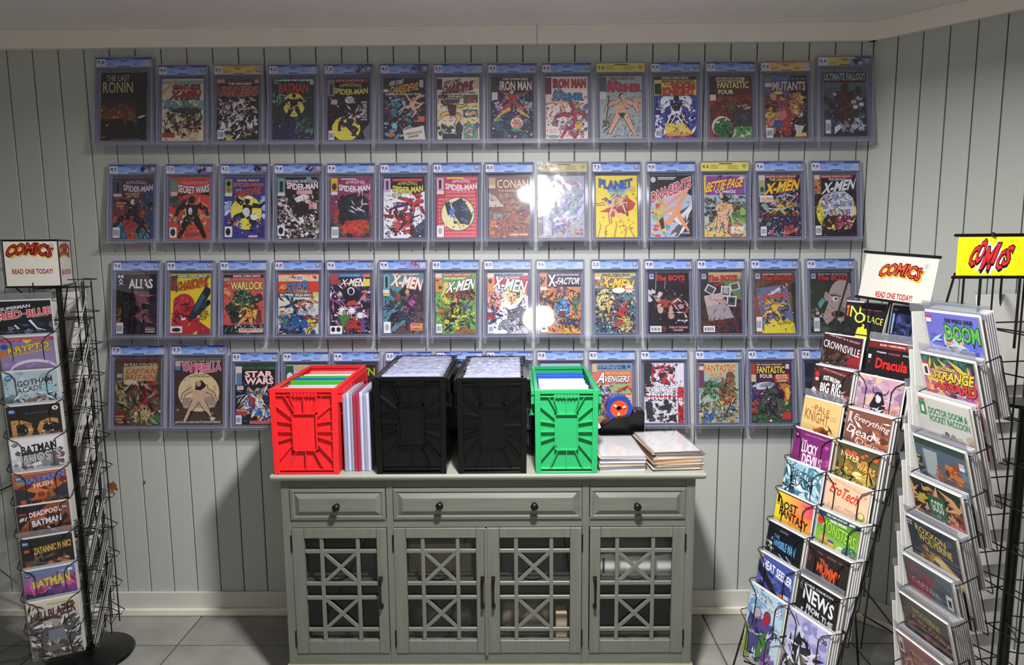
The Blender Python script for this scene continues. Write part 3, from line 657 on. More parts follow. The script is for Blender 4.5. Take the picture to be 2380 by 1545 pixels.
# ================================================================== graded comics on the wall
# per slab: grade, label style, what is seen on the cover (for the label text), printed art
# label styles: u blue, y pale yellow, g gold, d dark right end, k red right end, p purple right end
MCG = 't 18 2.5 68 4.5 %s b MARVEL COMICS GROUP'
ROWS = [
[('9.8','u','black cover with thin cream title over an orange glow','b 0b0b0c|g 0 62 100 40 0d0a09 7d4014|n 0 74 66 30 60 3 8a4a14,b86a22,5a2a10,d08838|n 20 66 40 14 25 3 5a2413,7a3414|p 07080e 0,104 100,134 100,150 0,150|m 66 100 34 6a5434 8a7a52 C 10|p 08080a 74,60 100,60 100,128 80,124|e 88 98 9 2 ddd -20|t 12 6 50 13 ccb - THE LAST|t 5 21 64 24 dcd68a - RONIN|r 2 139 9 6 a33|r 22 147 66 1.5 777'),
 ('4.0','u','cream cover with red title and a dark crowd','b e6d9b8|n 0 48 100 26 30 8 6f9c98,86b0a8,5e8c8c|n 8 74 84 62 90 6 2c3a2a,7a2a22,3b5a44,8a8a4a,26303c,b04030,c8b040,4a2a2a|e 60 76 32 8 3a4038|r 0 4 100 8 8aa|p d8b070 0,30 30,0 38,0 0,40|t 26 14 66 13 b32a3c/411 b GIANT-SIZE|t 22 30 70 19 c03048/311 bs X-MEN|r 2 130 30 11 a23a2c|n 60 130 36 16 12 5 e0c8a0,caa878|k 5 70 90 65 60 5 111,221'),
 ('8.5','g','black cover with silver grey line figures','b 241a18|r 0 0 100 14 6b3a36|n 5 52 90 90 140 5 d8ccc4,b8aaa2,8a7c76,2a2020,e8e0d8,4a3a36|n 2 52 34 30 20 4 c8bcc0,6a6066|k 4 45 92 100 70 7 1a1412,f0e8e0|p 8a4a40 0,18 100,18 100,40 60,46 0,40|t 26 10 58 6 eee b THE UNCANNY|t 10 20 84 22 9a4238/c89a8a bs X-MEN|r 0 2 18 9 c0a8a0|r 90 3 9 9 c0a8a0|B 1 124 17 22|p d8c840 22,138 44,150 22,150'),
 ('4.0','u','dark green cover with red title and a full yellow moon','b 20352f|g 0 100 100 50 20352f 2a2350|n 0 96 50 54 40 6 262044,2c2a50,1c2c2c|k 0 96 60 54 20 8 3c3566|e 52 64 26 29 e8d65a|m 52 72 70 2a1620 2a1620 W 0 .9|l b8b0c0 2.4 40,76 80,54|n 60 96 36 46 22 6 24443a,36564a,1a2a26|k 56 96 40 50 18 6 6a8a7a|k 0 38 30 26 24 4 86c0a0|t 16 12 70 24 d03a30/200 b BATMAN|t 62 46 36 4 b44 s SCARECROW|r 4 3 94 4 cfe|k 4 3 94 4 40 2 111|e 9 9 6 6 7a8a6a|r 90 4 9 12 ccb'),
 ('7.5','d','black cover with yellow title and a yellow disc low down','b 141113|e 44 122 34 30 e6d640|m 52 108 56 27243c a23030 C 20|l 27243c 8:4 44,112 66,138 76,146|n 36 84 34 34 18 4 b03028,27243c,3a3560|e 52 53 11 9 c8c8c8|n 42 48 22 12 16 3 ddd,999|k 48 70 40 30 14 5 eee|r 0 2 100 9 8a2a2a|t 20 3.5 66 5 d8a0a0 b MARVEL COMICS GROUP|t 28 14 52 8 e8dc5a a AMAZING|t 14 25 82 14 e8dc5a bv SPIDER-MAN|r 0 4 16 40 8a8a82|r 5 14 7 26 222|r 8 52 15 12 d8a8a0 6|t 80 57 14 4 ddd b NEVER|t 84 63 10 4 ddd b LET|t 84 69 10 4 ddd b THE|t 76 75 18 4.5 ddd b BLACK|t 82 81 11 4 ddd b CAT|t 79 87 15 4 ddd b CROSS|t 81 93 12 4 ddd b YOUR|t 80 99 14 4 ddd b PATH!|B 2 127 14 22|p 6a6a6a 84,128 100,110 100,150 90,150'),
 ('4.5','d','navy cover with orange yellow title and swimmers','b 1b2233|n 4 62 62 84 40 8 5a9aa8,3c7a8c,86bcc0|m 40 98 84 3a1218 c07060 J 150 1.1|l 3a1218 7:3 44,96 84,86 96,78|l 8a2a30 5:3 20,96 8,60 4,56|m 66 72 50 e0b090 e0b090 J 20|l e0b090 8:5 66,60 84,46 98,44|l e0b090 7:4 66,74 82,72 94,60|e 18 138 8 6 d8603a|t 14 6 34 12 e8e0d0 bsu HERE COMES|t 16 16 70 20 e8a838/302 bsu DAREDEVIL|t 4 38 86 5 e8e0d0 b THE MAN WITHOUT FEAR!|k 14 46 34 14 18 3 ddd|p d8d2bc 46,128 96,116 100,150 50,150|t 52 131 40 6 222 bu DAREDEVIL BATTLES|t 58 139 26 6 222 bu SUB-MARINER!|r 82 94 16 13 c86a3a|r 86 6 9 18 c8c0b0|r 0 28 12 7 d8d0c0|r 0 4 12 20 2a3a30'),
 ('5.0','u','cream cover with maroon title and a side strip of panels','b e3d4b2|r 62 42 35 20 2e6a66|r 62 64 35 12 e3d890|r 62 78 35 18 2e6a5a|r 62 98 35 12 e3d890|r 62 112 35 36 57947c|n 66 44 26 16 14 4 b0483a,8a3430|n 66 80 26 14 10 4 d8a888,b05a4a,e8dcc0|n 64 114 30 32 22 5 dcc060,cfa890,4a6a8a,8a8aa0|m 34 86 66 e0c268 c8a050 J 10 1.1|p 5a2420 22,64 46,66 44,92 30,94|l 5a2420 7:5 22,68 12,62 10,54|r 2 42 58 9 3a3334|t 26 44 32 5 e8dcc0 bs SPIDER-MAN|p 4a4050 14,53 56,53 50,62 22,64|n 2 118 56 20 26 5 3a4448,8a8f88,2a3036|e 52 124 9 14 2b3a40|r 12 136 46 14 26323a|t 16 6 40 9 2a2426 bsu HERE COMES|t 14 14 74 22 8a2a44/302 bsu DAREDEVIL|t 4 35 88 5 2a2426 b THE MAN WITHOUT FEAR!|r 0 4 12 26 26302c|r 88 6 10 20 c8b898'),
 ('4.5','u','dark blue cover with cream title and red gold figure','b 20263f|n 0 90 100 60 50 8 1c2a44,23425a,2c5a6c,1a1c30|m 52 66 76 a8333a d8b84a J 0 1.15|l d8b84a 9:4 44,76 26,86 6,106|l d8b84a 8:4 60,78 78,90 90,98|l a8333a 8:6 40,44 22,66 16,72|n 10 60 16 18 10 4 ddd,aac|n 80 60 14 20 14 4 b05a5a,aaa|k 10 40 80 70 30 5 9ab|e 60 112 15 14 ecd9b0|t 53 102 14 6 c03a3a b BIG|t 48 109 24 6 c03a3a b PREMIERE|t 51 117 18 6 c03a3a b ISSUE|e 58 128 12 4 4a8a72|t 26 2.5 62 5.5 e8dcc0 b THE INVINCIBLE|t 20 10 76 23 e8dcc0/311 b IRON MAN|r 0 2 14 34 2c3a34|r 1 37 14 18 d8d0b8'),
 ('6.5','u','pink cream cover with red and blue titles over grey rubble','b ecd6c4|n 60 60 40 86 40 7 5a6066,7c8288,3c4248,989c9c|n 20 100 50 30 16 6 6a7076,8a9096|m 34 66 60 dfa98c dfa98c J 40|m 62 96 66 a83040 d8b040 J 35 1.2|e 78 118 9 11 d8b040|l a83040 9:6 52,118 44,136 36,148|n 60 130 30 18 10 5 b84050,a83040|r 0 2 14 40 6a2a3a|t 18 6 78 21 c03448/411 b IRON MAN|t 20 32 24 8 3a86b8/123 b SUB-|t 18 40 72 17 3a86b8/123 b MARINER|e 18 132 13 13 e8e0cc|t 10 126 16 4 c44 b BATTLE|t 9 132 18 4 c44 b NOT IN|e 18 144 12 4 6aa|r 0 44 13 18 d8ccb8'),
 ('5.0','y','grey green cover with a lone swimmer in dark trunks','b a3aea6|n 20 100 74 44 50 5 95a39c,b2bab0,84938e|k 20 50 78 96 60 5 7a8a86,5e6e6a|m 52 92 102 dda98a 2a2420 W 0 1.0|p dda98a 38,58 68,58 62,92 44,92|p 22302e 42,88 62,88 54,102|e 54 50 5 7 dda98a|k 40 60 24 26 12 4 b07a5e|l 4a4440 3 22,46 14,120|n 8 104 14 36 12 4 4a5450|e 90 62 9 9 e0987a|t 24 3 58 6 2c2a2c b PRINCE NAMOR, THE|t 20 10 28 10 c03a58/722 b SUB-|t 18 19 80 18 c03a58/411 b MARINER|r 0 2 16 34 4a5052|r 0 37 15 18 d0cbb8'),
 ('9.4','u','white caped figure on a blue cover with yellow banner','b 3b4a9c|r 0 0 100 46 e3c86a|n 4 66 92 80 40 7 e8e8ee,2b3a88,22285a,5a68b8|k 4 50 92 96 60 8 f4f4f8,1a1c44|e 52 62 38 22 eeeef2|e 52 72 30 16 3b4a9c|m 52 92 90 f0f0f0 16161c W 0 1.15|p 16161c 36,64 68,64 58,84 46,84|l 16161c 7:4 44,94 34,116 28,126|l 16161c 7:4 60,94 74,118 80,122|p e8c850 24,114 70,114 90,138 26,140|r 26 138 60 8 d8562a|t 30 139 50 5.5 f0d860 bs CONQUER LORD!|r 0 1 100 8 222018|t 18 2.5 64 5 e8e0c8 b MARVEL COMICS GROUP|t 18 10 76 6 3a3a28 b MARVEL SPOTLIGHT|t 22 17 22 6 c8452a b THE|t 42 16 54 13 d0482a/421 b MOON|t 20 28 76 20 d0482a/421 b KNIGHT|r 1 18 16 26 26261e|B 2 126 14 22'),
 ('7.5','u','dark red cover with yellow title and a green monster head','b 5a221c|n 0 46 100 60 110 6 8a2c28,6a221e,a03a30,4a2a26,7a4038|m 52 74 40 5a5a3a 8a5a3a C 20|e 74 102 24 26 33343f|n 56 88 36 30 30 5 2a2c38,3e404c,4a4a58|e 28 122 24 25 d8d8a8|e 30 126 22 24 2e6a3c|n 14 108 34 38 26 5 3f8448,22502e,1b3c24|e 18 112 5 3 d8c8a0 -20|e 38 106 5 3 d8c8a0 -20|p 4b8a4a 56,124 100,122 100,150 50,150|k 56 122 42 26 14 6 cfd8a0|r 0 0 14 46 332a24|r 15 4 68 9 d8cdb0|t 18 5.5 60 6 222 bs KING-SIZE SPECIAL!|t 18 14 74 17 e3d87a/220 b FANTASTIC|t 20 34 36 11 e8e0c0/220 b FOUR|t 80 76 16 5 ddc bu LIFE!|t 66 71 22 4 ddc u LET THERE|p b02a28 0,118 12,150 0,150|r 0 46 14 14 d8cdb0'),
 ('9.4','g','blue red cover with tawny hair and silver title','b 3a2220|g 0 0 60 60 4a6aa0 6a4048|r 62 0 38 150 181316|n 0 40 60 100 60 8 a03c38,c07868,3a5a90,c8a050,7a2a2a,46709a|p b8844a 60,44 84,40 92,66 78,94 66,118 58,86|k 60 42 30 70 24 9 e0b878,7a4a24|e 50 106 15 34 a83234|e 40 94 12 14 c87a6a|e 12 96 12 8 d8c048|e 12 112 11 10 cc8472|e 30 118 11 11 2a4e84|m 86 112 56 23222a c8c8cc C 0 1.1|p c8ccc8 68,118 92,122 84,142 74,140|t 24 6 72 6 9ac - T H E - N E W|t 18 15 78 22 d6c8c0/501 b MUTANTS|r 0 6 16 10 6a8a50|r 0 18 16 10 c8c8c0|B 2 126 16 24|e 32 42 10 4 d8c860|p d8c050 72,140 96,138 98,147 70,148'),
 ('9.4','k','dark teal cover with a red figure and pale stars','b 2a3238|g 0 22 100 60 5c7478 2a3338|n 0 40 100 90 60 8 39444a,222a30,4c5a60,1b2026,5a5e6c|n 40 100 50 40 22 7 b8c0c8,8a96a0|m 50 76 92 4a1a1c 3a1416 S 0 1.6|n 38 40 24 60 16 5 6a2224,3a1214|e 84 62 7 5 ccd6d8|e 70 70 6 5 ccd6d8|e 88 76 6 5 ccd6d8|e 74 82 6 5 ccd6d8|e 26 52 5 4 aab8b8|s 88 128 12 5 5 c8ccd4|p 343c60 0,92 30,110 20,150 0,150|p d8d8dc 24,130 40,120 44,128 26,144|t 2 3 96 17 aeb8ba/333 b ULTIMATE FALLOUT|r 2 20 96 5 4a1416|B 4 112 12 32')],
[('8.5','k','dusky red and blue city cover with grey title','b 54303a|g 0 60 100 90 54303a b8452c|p 34466e 72,24 100,16 100,150 90,150|k 74 30 26 100 24 8 22305a|p 2e6078 54,128 84,122 90,150 56,150|p 3a5a78 0,106 24,110 38,150 0,150|k 56 126 32 22 20 3 8fc|k 2 112 30 34 16 3 7ab|n 4 70 80 40 26 5 d08a3c,c05030,8a3a30|m 48 94 88 17151c c8c8cc J 8 1.1|l 17151c 9:3 50,100 72,116 94,144|m 74 70 34 3a5868 c89a7a J -20|t 32 8 50 8 c6bcc4 a AMAZING|t 26 18 72 15 d0c8cc bv SPIDER-MAN|t 30 37 36 4.5 d8b060 b THE RUMORS|t 34 42.5 30 4.5 d8b060 b ARE TRUE|t 6 48 36 4 d88a5a - INTRODUCING|t 8 59 28 5.5 d89a6a b SPIDER-|t 10 66 18 5.5 d89a6a b MAN!|r 4 4 17 34 3a5c66|r 9 10 7 26 16181c|r 2 39 20 7 c8c0b8|B 1 121 17 26'),
 ('7.0','k','red cover with white block title over a black clad figure','b d0443c|n 0 46 50 30 26 9 4a4442,5e5048,3c3836|n 0 86 100 30 90 4 c8a070,8a7a5a,d8c8a0,5a4a40,b06a40|k 40 60 60 40 20 8 e0a060|r 0 118 100 32 cf4e30|m 56 98 102 15131a 15131a W 0 1.15|e 52 82 5 9 d8d8dc|t 26 9 68 7 c8343a/e8b0a8 b MARVEL SUPER HEROES|p 191412 20,40 98,36 98,44 60,38 20,46|t 22 19 76 18 eeeae4/222 bv SECRET WARS|r 2 6 18 26 6a8a78|r 4 34 16 11 c8c0b4|t 40 5 52 3.5 822 - ALL NEW SERIES|r 2 122 17 25 e4e0da|e 10 134 6 9 1c1a20|r 40 136 34 7 8a3a6a'),
 ('9.2','k','indigo cover with a yellow disc behind a black figure','b 3a3580|e 54 86 38 42 e6dc4c|n 30 50 44 20 10 6 e6dc4c|n 0 56 16 40 10 7 8aa8c8,c8d8e8|n 84 52 16 44 12 7 8ab8c8,c8d8e8|m 56 92 84 14121c 14121c J 8 1.2|e 54 84 9 10 d8d8e0|l 14121c 11:5 58,96 72,118 66,134|n 8 100 34 34 22 5 b84a34,d8864a,6a2a2a,443a86|n 60 110 36 30 12 7 3f3a86,2a2868|e 74 96 10 9 e8e4d4|t 32 5 54 5 e4d65a b MARVEL TEAM-UP|t 22 13 74 10 c86848 b SPIDER-MAN|t 28 28 16 5 ccc - AND|t 26 28 66 17 c8503c/421 bsu DAREDEVIL|r 2 4 18 36 8aa04a|e 11 15 5 7 16161a|e 11 30 5 6 a05a34|e 60 49 9 4 eee|r 2 38 18 8 d8d4c8|r 2 120 18 26 e4e4e0|e 10 133 6 9 17151c|r 60 142 22 5 d8b8b8'),
 ('9.4','k','black night city cover with a pale haired figure','b 1b1517|n 0 50 44 100 80 5 c8b8b4,8a7a78,3a2e2e,e4dcd8|n 44 90 56 60 60 5 d0c4be,7a6a66,2a2020,e8e0da|k 50 30 50 120 80 3 d8d0a0,8a8480|p 17131a 24,58 60,50 86,66 74,92 40,90|m 58 74 60 17131a d0c8c4 J 70 1.2|p e4e0dc 40,52 62,42 78,46 76,58 60,58 46,62|e 72 58 6 7 e0b49c|l c8beb8 6:3 16,74 44,104 56,118|r 46 32 38 10 d8a0a0|r 76 64 20 15 d8a0a0|t 20 7 76 8 d8d8da b PETER PARKER, THE SPECTACULAR|t 22 14 76 16 f0ece8/802 bv SPIDER-MAN|r 0 2 18 36 6a9a86|r 5 10 8 26 1a221e|r 0 38 18 8 d0d0c8|r 0 118 17 26 e4e0dc|e 8 131 6 9 1a181c|n 70 0 30 6 8 4 5aa'),
 ('9.4','u','magenta cover with a hulking black shape and white title','b 8a3456|k 50 10 50 90 30 12 a84a70|n 0 100 100 50 60 8 3a4a34,26301f,4a5a3a|p 1a1c28 18,60 40,44 70,38 92,56 94,84 86,112 30,118 16,96|n 22 52 66 54 40 8 20232f,161822,2a2e3c|e 70 54 12 15 15161f|l e4e4e8 3:1 50,72 64,82 80,68|k 50 40 40 50 14 6 c8c8d0|n 4 76 16 34 14 6 b0443a,8a3430|p c0402f 22,124 44,108 78,104 96,118 90,134 66,144 40,134|n 30 108 60 30 26 6 c8483a,9a322a|t 36 9 46 8 e8e4e4 a AMAZING|t 20 20 76 15 ece8e8 bv SPIDER-MAN|r 26 4 36 2.5 ddd|r 1 3 16 32 d8b430|e 9 24 6 9 6a1c2a|r 1 36 16 8 d8d4cc|r 80 34 14 7 332|B 2 122 17 27'),
 ('9.6','u','white cover with black top, two tumbling red and blue figures','b e4e4e4|r 0 0 100 30 17151a|p 17151a 60,28 100,24 100,36 72,46|p 2a3a4a 60,150 76,126 100,104 100,150|n 70 120 30 30 16 6 24344a,3a5068|m 70 72 62 b0343a b0343a J 70 1.2|l 2a3a88 9:4 60,66 30,74 12,82|l 2a3a88 8:4 66,80 72,100 66,112|n 62 42 28 34 16 5 b83a3c,8a2428|m 44 108 62 9a2a2c 9a2a2c J -30 1.2|n 22 84 50 56 50 5 b03034,5a1418,c84a48,2a0c10|k 4 60 94 84 40 8 222,611|e 34 118 9 9 c04a48|r 22 5 72 6 c8484a|t 34 13 48 8 ded848 a AMAZING|t 22 23 74 15 ded848/331 bv SPIDER-MAN|t 20 40 26 4 7a9a4a b CARNAGE|t 20 45 24 4 7a9a4a b PART ONE|r 1 4 16 32 b8a8c8|r 6 10 6 22 522|r 1 37 16 9 d8d8d4|n 2 122 18 26 18 4 bbb,eee,888'),
 ('8.5','u','red cover patterned with the number 300 and a round vignette','b b8323e|t 22 35 72 6 e88a8a b 300300300300|t 22 44 72 6 e88a8a b 300300300300|t 4 53 92 6 e88a8a b 300300300300300|t 4 62 92 6 e88a8a b 300300300300300|t 4 71 92 6 e88a8a b 300300300300300|t 4 80 92 6 e88a8a b 300300300300300|t 4 89 92 6 e88a8a b 300300300300300|t 4 98 92 6 e88a8a b 300300300300300|t 4 107 92 6 e88a8a b 300300300300300|t 4 116 92 6 e88a8a b 300300300300300|t 20 125 76 6 e88a8a b 300300300300|t 20 134 76 6 e88a8a b 300300300300|t 20 142 76 6 e88a8a b 300300300300|t 62 3 36 5 e88a8a b 300300|e 52 92 42 42 5a4a6a|e 52 92 40 40 e0d89c|n 20 108 60 18 30 4 c8a850,8a7a4a,d8c878|p 262a3a 36,66 60,52 74,70 88,96 80,118 58,116 44,96|n 40 60 44 54 20 6 222636,343a4c|p 262a3a 20,66 32,60 38,88 28,96|p 3a7ac0 32,82 44,74 42,94 34,102|k 30 60 60 56 18 5 6a7a9a|t 38 8 44 8 ece8ea a AMAZING|t 22 18 76 15 ece8ea bv SPIDER-MAN|r 24 2 42 4 d8c848|r 1 3 17 30 c8a8b8|r 6 8 6 22 1a1416|r 1 34 17 9 d8d4d0|r 1 120 17 28 e4e4e0|e 9 133 5 8 aaa'),
 ('8.0','u','tawny brown cover with a faded pale title','b 7a5646|n 0 46 100 100 110 8 8a4a34,5a4a3c,9a6a4a,6a6a5c,7a3a2c,a87a54|n 10 92 36 40 20 7 5a6a66,8a8a80|n 0 110 40 40 20 7 b05a30,c8743c|m 60 110 70 a0523a b06a4a C 0 1.2|p c0b2a0 0,40 0,76 38,74 16,50|t 20 8 76 22 d8b890/532 b CONAN|t 22 32 60 7 c8a078 b THE BARBARIAN|r 0 4 16 18 b89a6a|r 0 22 16 8 c8b898|r 46 138 52 9 a83a2c|t 50 140 44 6 e8d0b0 bs COMING OF KING'),
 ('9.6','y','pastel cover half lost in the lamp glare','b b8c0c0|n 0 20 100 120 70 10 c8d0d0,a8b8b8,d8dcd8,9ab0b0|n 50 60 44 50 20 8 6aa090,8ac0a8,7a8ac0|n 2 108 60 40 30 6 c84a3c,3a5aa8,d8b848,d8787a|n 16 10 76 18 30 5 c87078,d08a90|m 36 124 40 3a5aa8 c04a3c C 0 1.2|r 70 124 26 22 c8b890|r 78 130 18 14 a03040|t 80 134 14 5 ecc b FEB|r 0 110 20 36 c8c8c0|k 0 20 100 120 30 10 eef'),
 ('7.5','u','yellow cover with a blue title and a red rocket','b e8d23a|p 9ab8b0 18,26 88,26 58,56 44,56|k 26 28 54 28 14 6 7aa0b0|p b83a3a 62,64 76,52 96,68 90,82 70,92 8,88 28,80|n 26 80 50 20 16 5 c04a48,8a2a30|m 44 76 66 e0b088 a06a3c J -40 .9|p 3a5ab0 30,58 40,62 36,70 28,66|m 60 62 36 dca880 c8b040 C -10 .9|l e0b088 6:3 44,82 58,104 68,112|l b89050 4:2 4,150 12,122 8,112|l b89050 4:2 22,150 24,124 32,118|l b89050 5:2 44,150 50,120 48,110|l b89050 4:2 70,150 74,128 66,118|l b89050 4:2 92,150 80,126 84,118|t 8 10 80 20 3a60b8/123 bv PLANET|t 30 32 38 7 4a70a8 bs COMICS|e 88 34 8 8 c8b060|r 88 44 5 3 765'),
 ('9.0','u','black cover with red sloping title and long tan legs','b 1c1a1e|p aebcca 10,60 70,36 100,50 100,60 66,150 0,150 0,76|t 20 48 40 18 d0a8c0 bs WV|k 60 80 40 70 14 16 ddd,555|p 2a2830 100,96 100,150 72,150|l e09a68 9:6 24,98 54,80 72,76|l e09a68 8:5 20,88 70,50 90,30|l e09a68 16:6 34,126 66,86 72,78|l e09a68 12:5 62,86 80,118 92,136|l e09a68 10:5 62,82 84,46 92,30|p e09a68 6,86 26,78 34,110 40,136 20,136|e 26 68 8 11 e0966a|n 4 58 24 50 26 6 6a9a5a,c8c060,8ab07a,c04a50|n 4 120 40 30 22 6 c84a5a,5a9ac0,d8c860|p 34283a 20,110 30,100 34,128 26,132|e 7 10 6 7 c8c8cc|t 2 22 96 28 c83a42/e8e4e4 bU DNAGENTS|r 18 4 44 2.5 ccc|r 18 8 40 2 ccc|t 76 138 18 5 ccc b ECLIPSE'),
 ('9.2','y','purple topped cover with yellow script title and jungle scene','b 9ab8bc|r 4 2 94 46 8a4a9a|r 0 0 5 46 d8c83a|n 0 50 32 80 40 7 4a3a3c,6a5a58,2a2226,8a7a8a|n 60 52 40 50 34 7 4a3a3a,5a7a4a,3a2e30,7a6a68|n 56 84 44 36 26 8 6aa04a,4a8a3a,8ab85a|n 0 108 60 40 30 8 c8b85a,a88ac0,d8c878|p e0c060 0,136 100,140 100,150 0,150|m 46 98 90 e0b090 2a2630 S 8 1.3|e 43 48 9 12 23202a|e 41 50 5 7 e0b090|n 36 66 18 20 10 4 c8a040|e 76 134 20 19 b85a50|e 76 134 15 14 8aa0a0|r 64 125 32 17 e4dcb0|l c8c0b0 2 54,22 92,70|l c8c8c0 2 62,94 70,124|t 6 10 88 26 f0d038/a04 bsu BETTIE PAGE|t 26 37 50 7 e8e0e8 b COMICS|e 90 8 5 5 d8c8dc|k 34 2 30 5 6 4 324'),
 ('9.6','u','red banner cover with yellow sloping title and a dark brawl','b 23283f|n 0 30 100 120 120 7 7aa890,23243f,2a2c50,5a8a78,1a1a2c,3a3a6a,a04038|n 30 56 40 30 24 5 d8b840,c05a30,9ac8d0|n 40 120 58 28 22 6 b8402f,c8503c|k 0 50 100 96 60 8 9ad,111,d54|m 52 86 50 c8a038 b84a30 J 20 1.2|l bcd8e0 3:1 60,46 88,54 66,74|l bcd8e0 3:1 24,82 50,84 76,78|m 80 112 60 25264a b8402f C 10 1.2|m 34 118 46 25264a 25264a J 100 1.2|r 16 1 76 7 b8322c|t 18 2 70 5 f0b0a0 b MARVEL COMICS GROUP|t 26 9 56 6 e8e06a b THE UNCANNY|t 16 16 82 26 ecd23a/b8401f bsu X-MEN|r 0 1 15 12 ccc8b8|r 0 13 15 34 7ab09a|e 8 22 5 7 c8a040|e 8 36 5 7 445|r 2 50 32 17 d8d4c4|t 4 56 28 5 b33 b WOLVERINE|t 5 62 26 4 b33 b LASHES OUT!|B 3 126 14 22'),
 ('9.6','u','black cover with a yellow circle of pinned newspaper sheets','b 17151d|e 52 90 48 50 e6d640|p d8d8cc 14,58 40,42 72,40 92,56 96,92 92,112 62,126 30,112|r 22 52 14 13 8aa0c0 -12|r 42 46 16 14 8aa0c0 -4|r 62 44 14 12 9ab0c8 6|r 18 72 14 12 8aa0c0 -8|r 40 66 16 14 9ab0c8|r 60 64 16 14 8aa0c0 6|r 78 62 12 16 9ab0c8 10|r 36 86 14 12 8aa0c0|r 66 84 16 14 9ab0c8 6|r 24 92 12 12 9ab0c8 -6|k 14 44 80 70 40 4 667|m 46 112 60 3a2420 c8a088 C 0 1.6|m 70 110 50 6a2a3a c8a088 C 10 1.4|n 58 100 28 30 12 5 b04a60,d87a8a|e 54 142 60 10 17151d|r 14 1 78 7 b8322c|t 18 2 68 5 f0b0a0 b MARVEL COMICS GROUP|t 34 9 44 5.5 d8d8d8 b THE UNCANNY|t 20 15 78 26 e8e8e8/555 bsu X-MEN|r 0 1 13 10 ccc8b8|r 0 11 15 36 c87a3a|n 2 14 12 30 10 4 445,6a3a2a,a86|t 94 55 6 5 432 b FU|B 1 124 14 23')],
[('9.6','u','dark purple cover with shadowed face and white title','b 261d22|g 40 44 46 70 4a2c38 5e3a48|n 46 44 34 70 50 6 6a4250,7c4c58,4a2e3c,8a5860|e 62 58 15 14 83525a|e 52 94 12 16 80505e|n 36 78 50 18 12 9 241a22,1e161c|n 0 76 22 48 26 5 8a5a2a,6a4420,4a3018|e 30 90 18 60 1b1519|p 1b1519 84,30 100,30 100,110 80,96|k 40 50 44 70 26 6 9a6a74,2a1c24|t 4 2 13 8 e8e8e8 b M|t 5 11 11 7 e8e8e8 b A|t 5 19 12 8 e8e8e8 b X|t 30 12 60 24 e8e4e4 b ALIAS|r 64 18 8 16 261d22|t 65 22 7 12 a03a34 - a|t 72 136 24 4 ddd b EXPLICIT|t 72 142 24 4 ddd b CONTENT|r 72 132 22 3 a34|B 0 121 17 27'),
 ('9.8','u','yellow cover with large red profile and grey revolver','b e3cc30|p b83034 6,96 8,66 26,50 50,54 58,80 60,110 44,128 56,150 0,150|e 34 78 27 29 b83034|n 14 60 34 50 18 5 c8484a,8a1c24|k 10 74 40 50 14 8 5a0c14|p e8e4e0 26,110 38,108 38,114 28,116|p 26303a 44,108 52,92 76,50 88,30 98,36 98,52 80,84 64,112 54,118|p 3f5468 56,92 80,48 88,56 66,94|e 92 46 8 12 1b222a 20|p 2c3844 64,92 92,66 96,78 72,102|e 94 72 6 8 161c22 20|p b02c34 56,112 74,108 70,140 54,150 44,134|p a82a32 72,118 100,138 100,150 66,150|r 14 2 84 8 5a6a68|t 20 3 70 6 e8e4d0 b MARVEL COMICS GROUP|t 18 14 78 22 c8502c/331 bsu DAREDEVIL|t 20 35 58 5 c8502c bu THE MAN WITHOUT FEAR|r 1 4 16 38 4a4a44|n 2 14 14 26 14 4 a33,556,899|t 76 86 13 5 1a1a1a b NO|t 72 92 22 5 1a1a1a b MORE|t 70 98 26 5 1a1a1a b MISTER|t 74 104 18 5 1a1a1a b NICE|t 74 110 16 5 1a1a1a b GUY|r 0 130 30 16 e4e0d8|e 15 139 11 5 222'),
 ('8.0','u','rose cover with green reptile giant behind a fighter','b c85852|p 2e3a2c 0,84 22,66 30,46 60,44 76,56 92,48 98,64 80,76 92,96 76,118 20,124 12,100|e 46 66 24 26 3f6444|n 24 46 46 60 50 6 4d7850,2c4a34,608a5c,1e3426|k 24 46 46 60 26 6 16241a|p c8b058 28,72 42,76 32,80|p c8b058 64,72 52,76 60,80|n 34 90 26 16 14 5 2a1a1c,8a4a44,d8c8a0|m 62 108 66 e09a58 c8743c W 20 1.2|p 7a2a3a 66,84 88,82 96,120 84,126 72,104|p d8c048 72,90 84,88 80,116 74,108|p 1f2a30 0,128 100,126 100,150 0,150|k 0 128 100 20 16 7 7a98a0|r 0 2 100 8 2b2824|t 24 3 68 6 e8dcc0 b MARVEL COMICS GROUP|t 22 11 50 6 d88a80 b STRANGE TALES|t 18 20 80 20 e8dc78/3a3a2a b WARLOCK|r 0 10 16 8 9aa090|n 0 20 15 34 12 5 b8403a,d8a060|r 38 136 60 10 d8c8b0|t 40 137 56 7 a83048 bs JUDGMENT DAY!'),
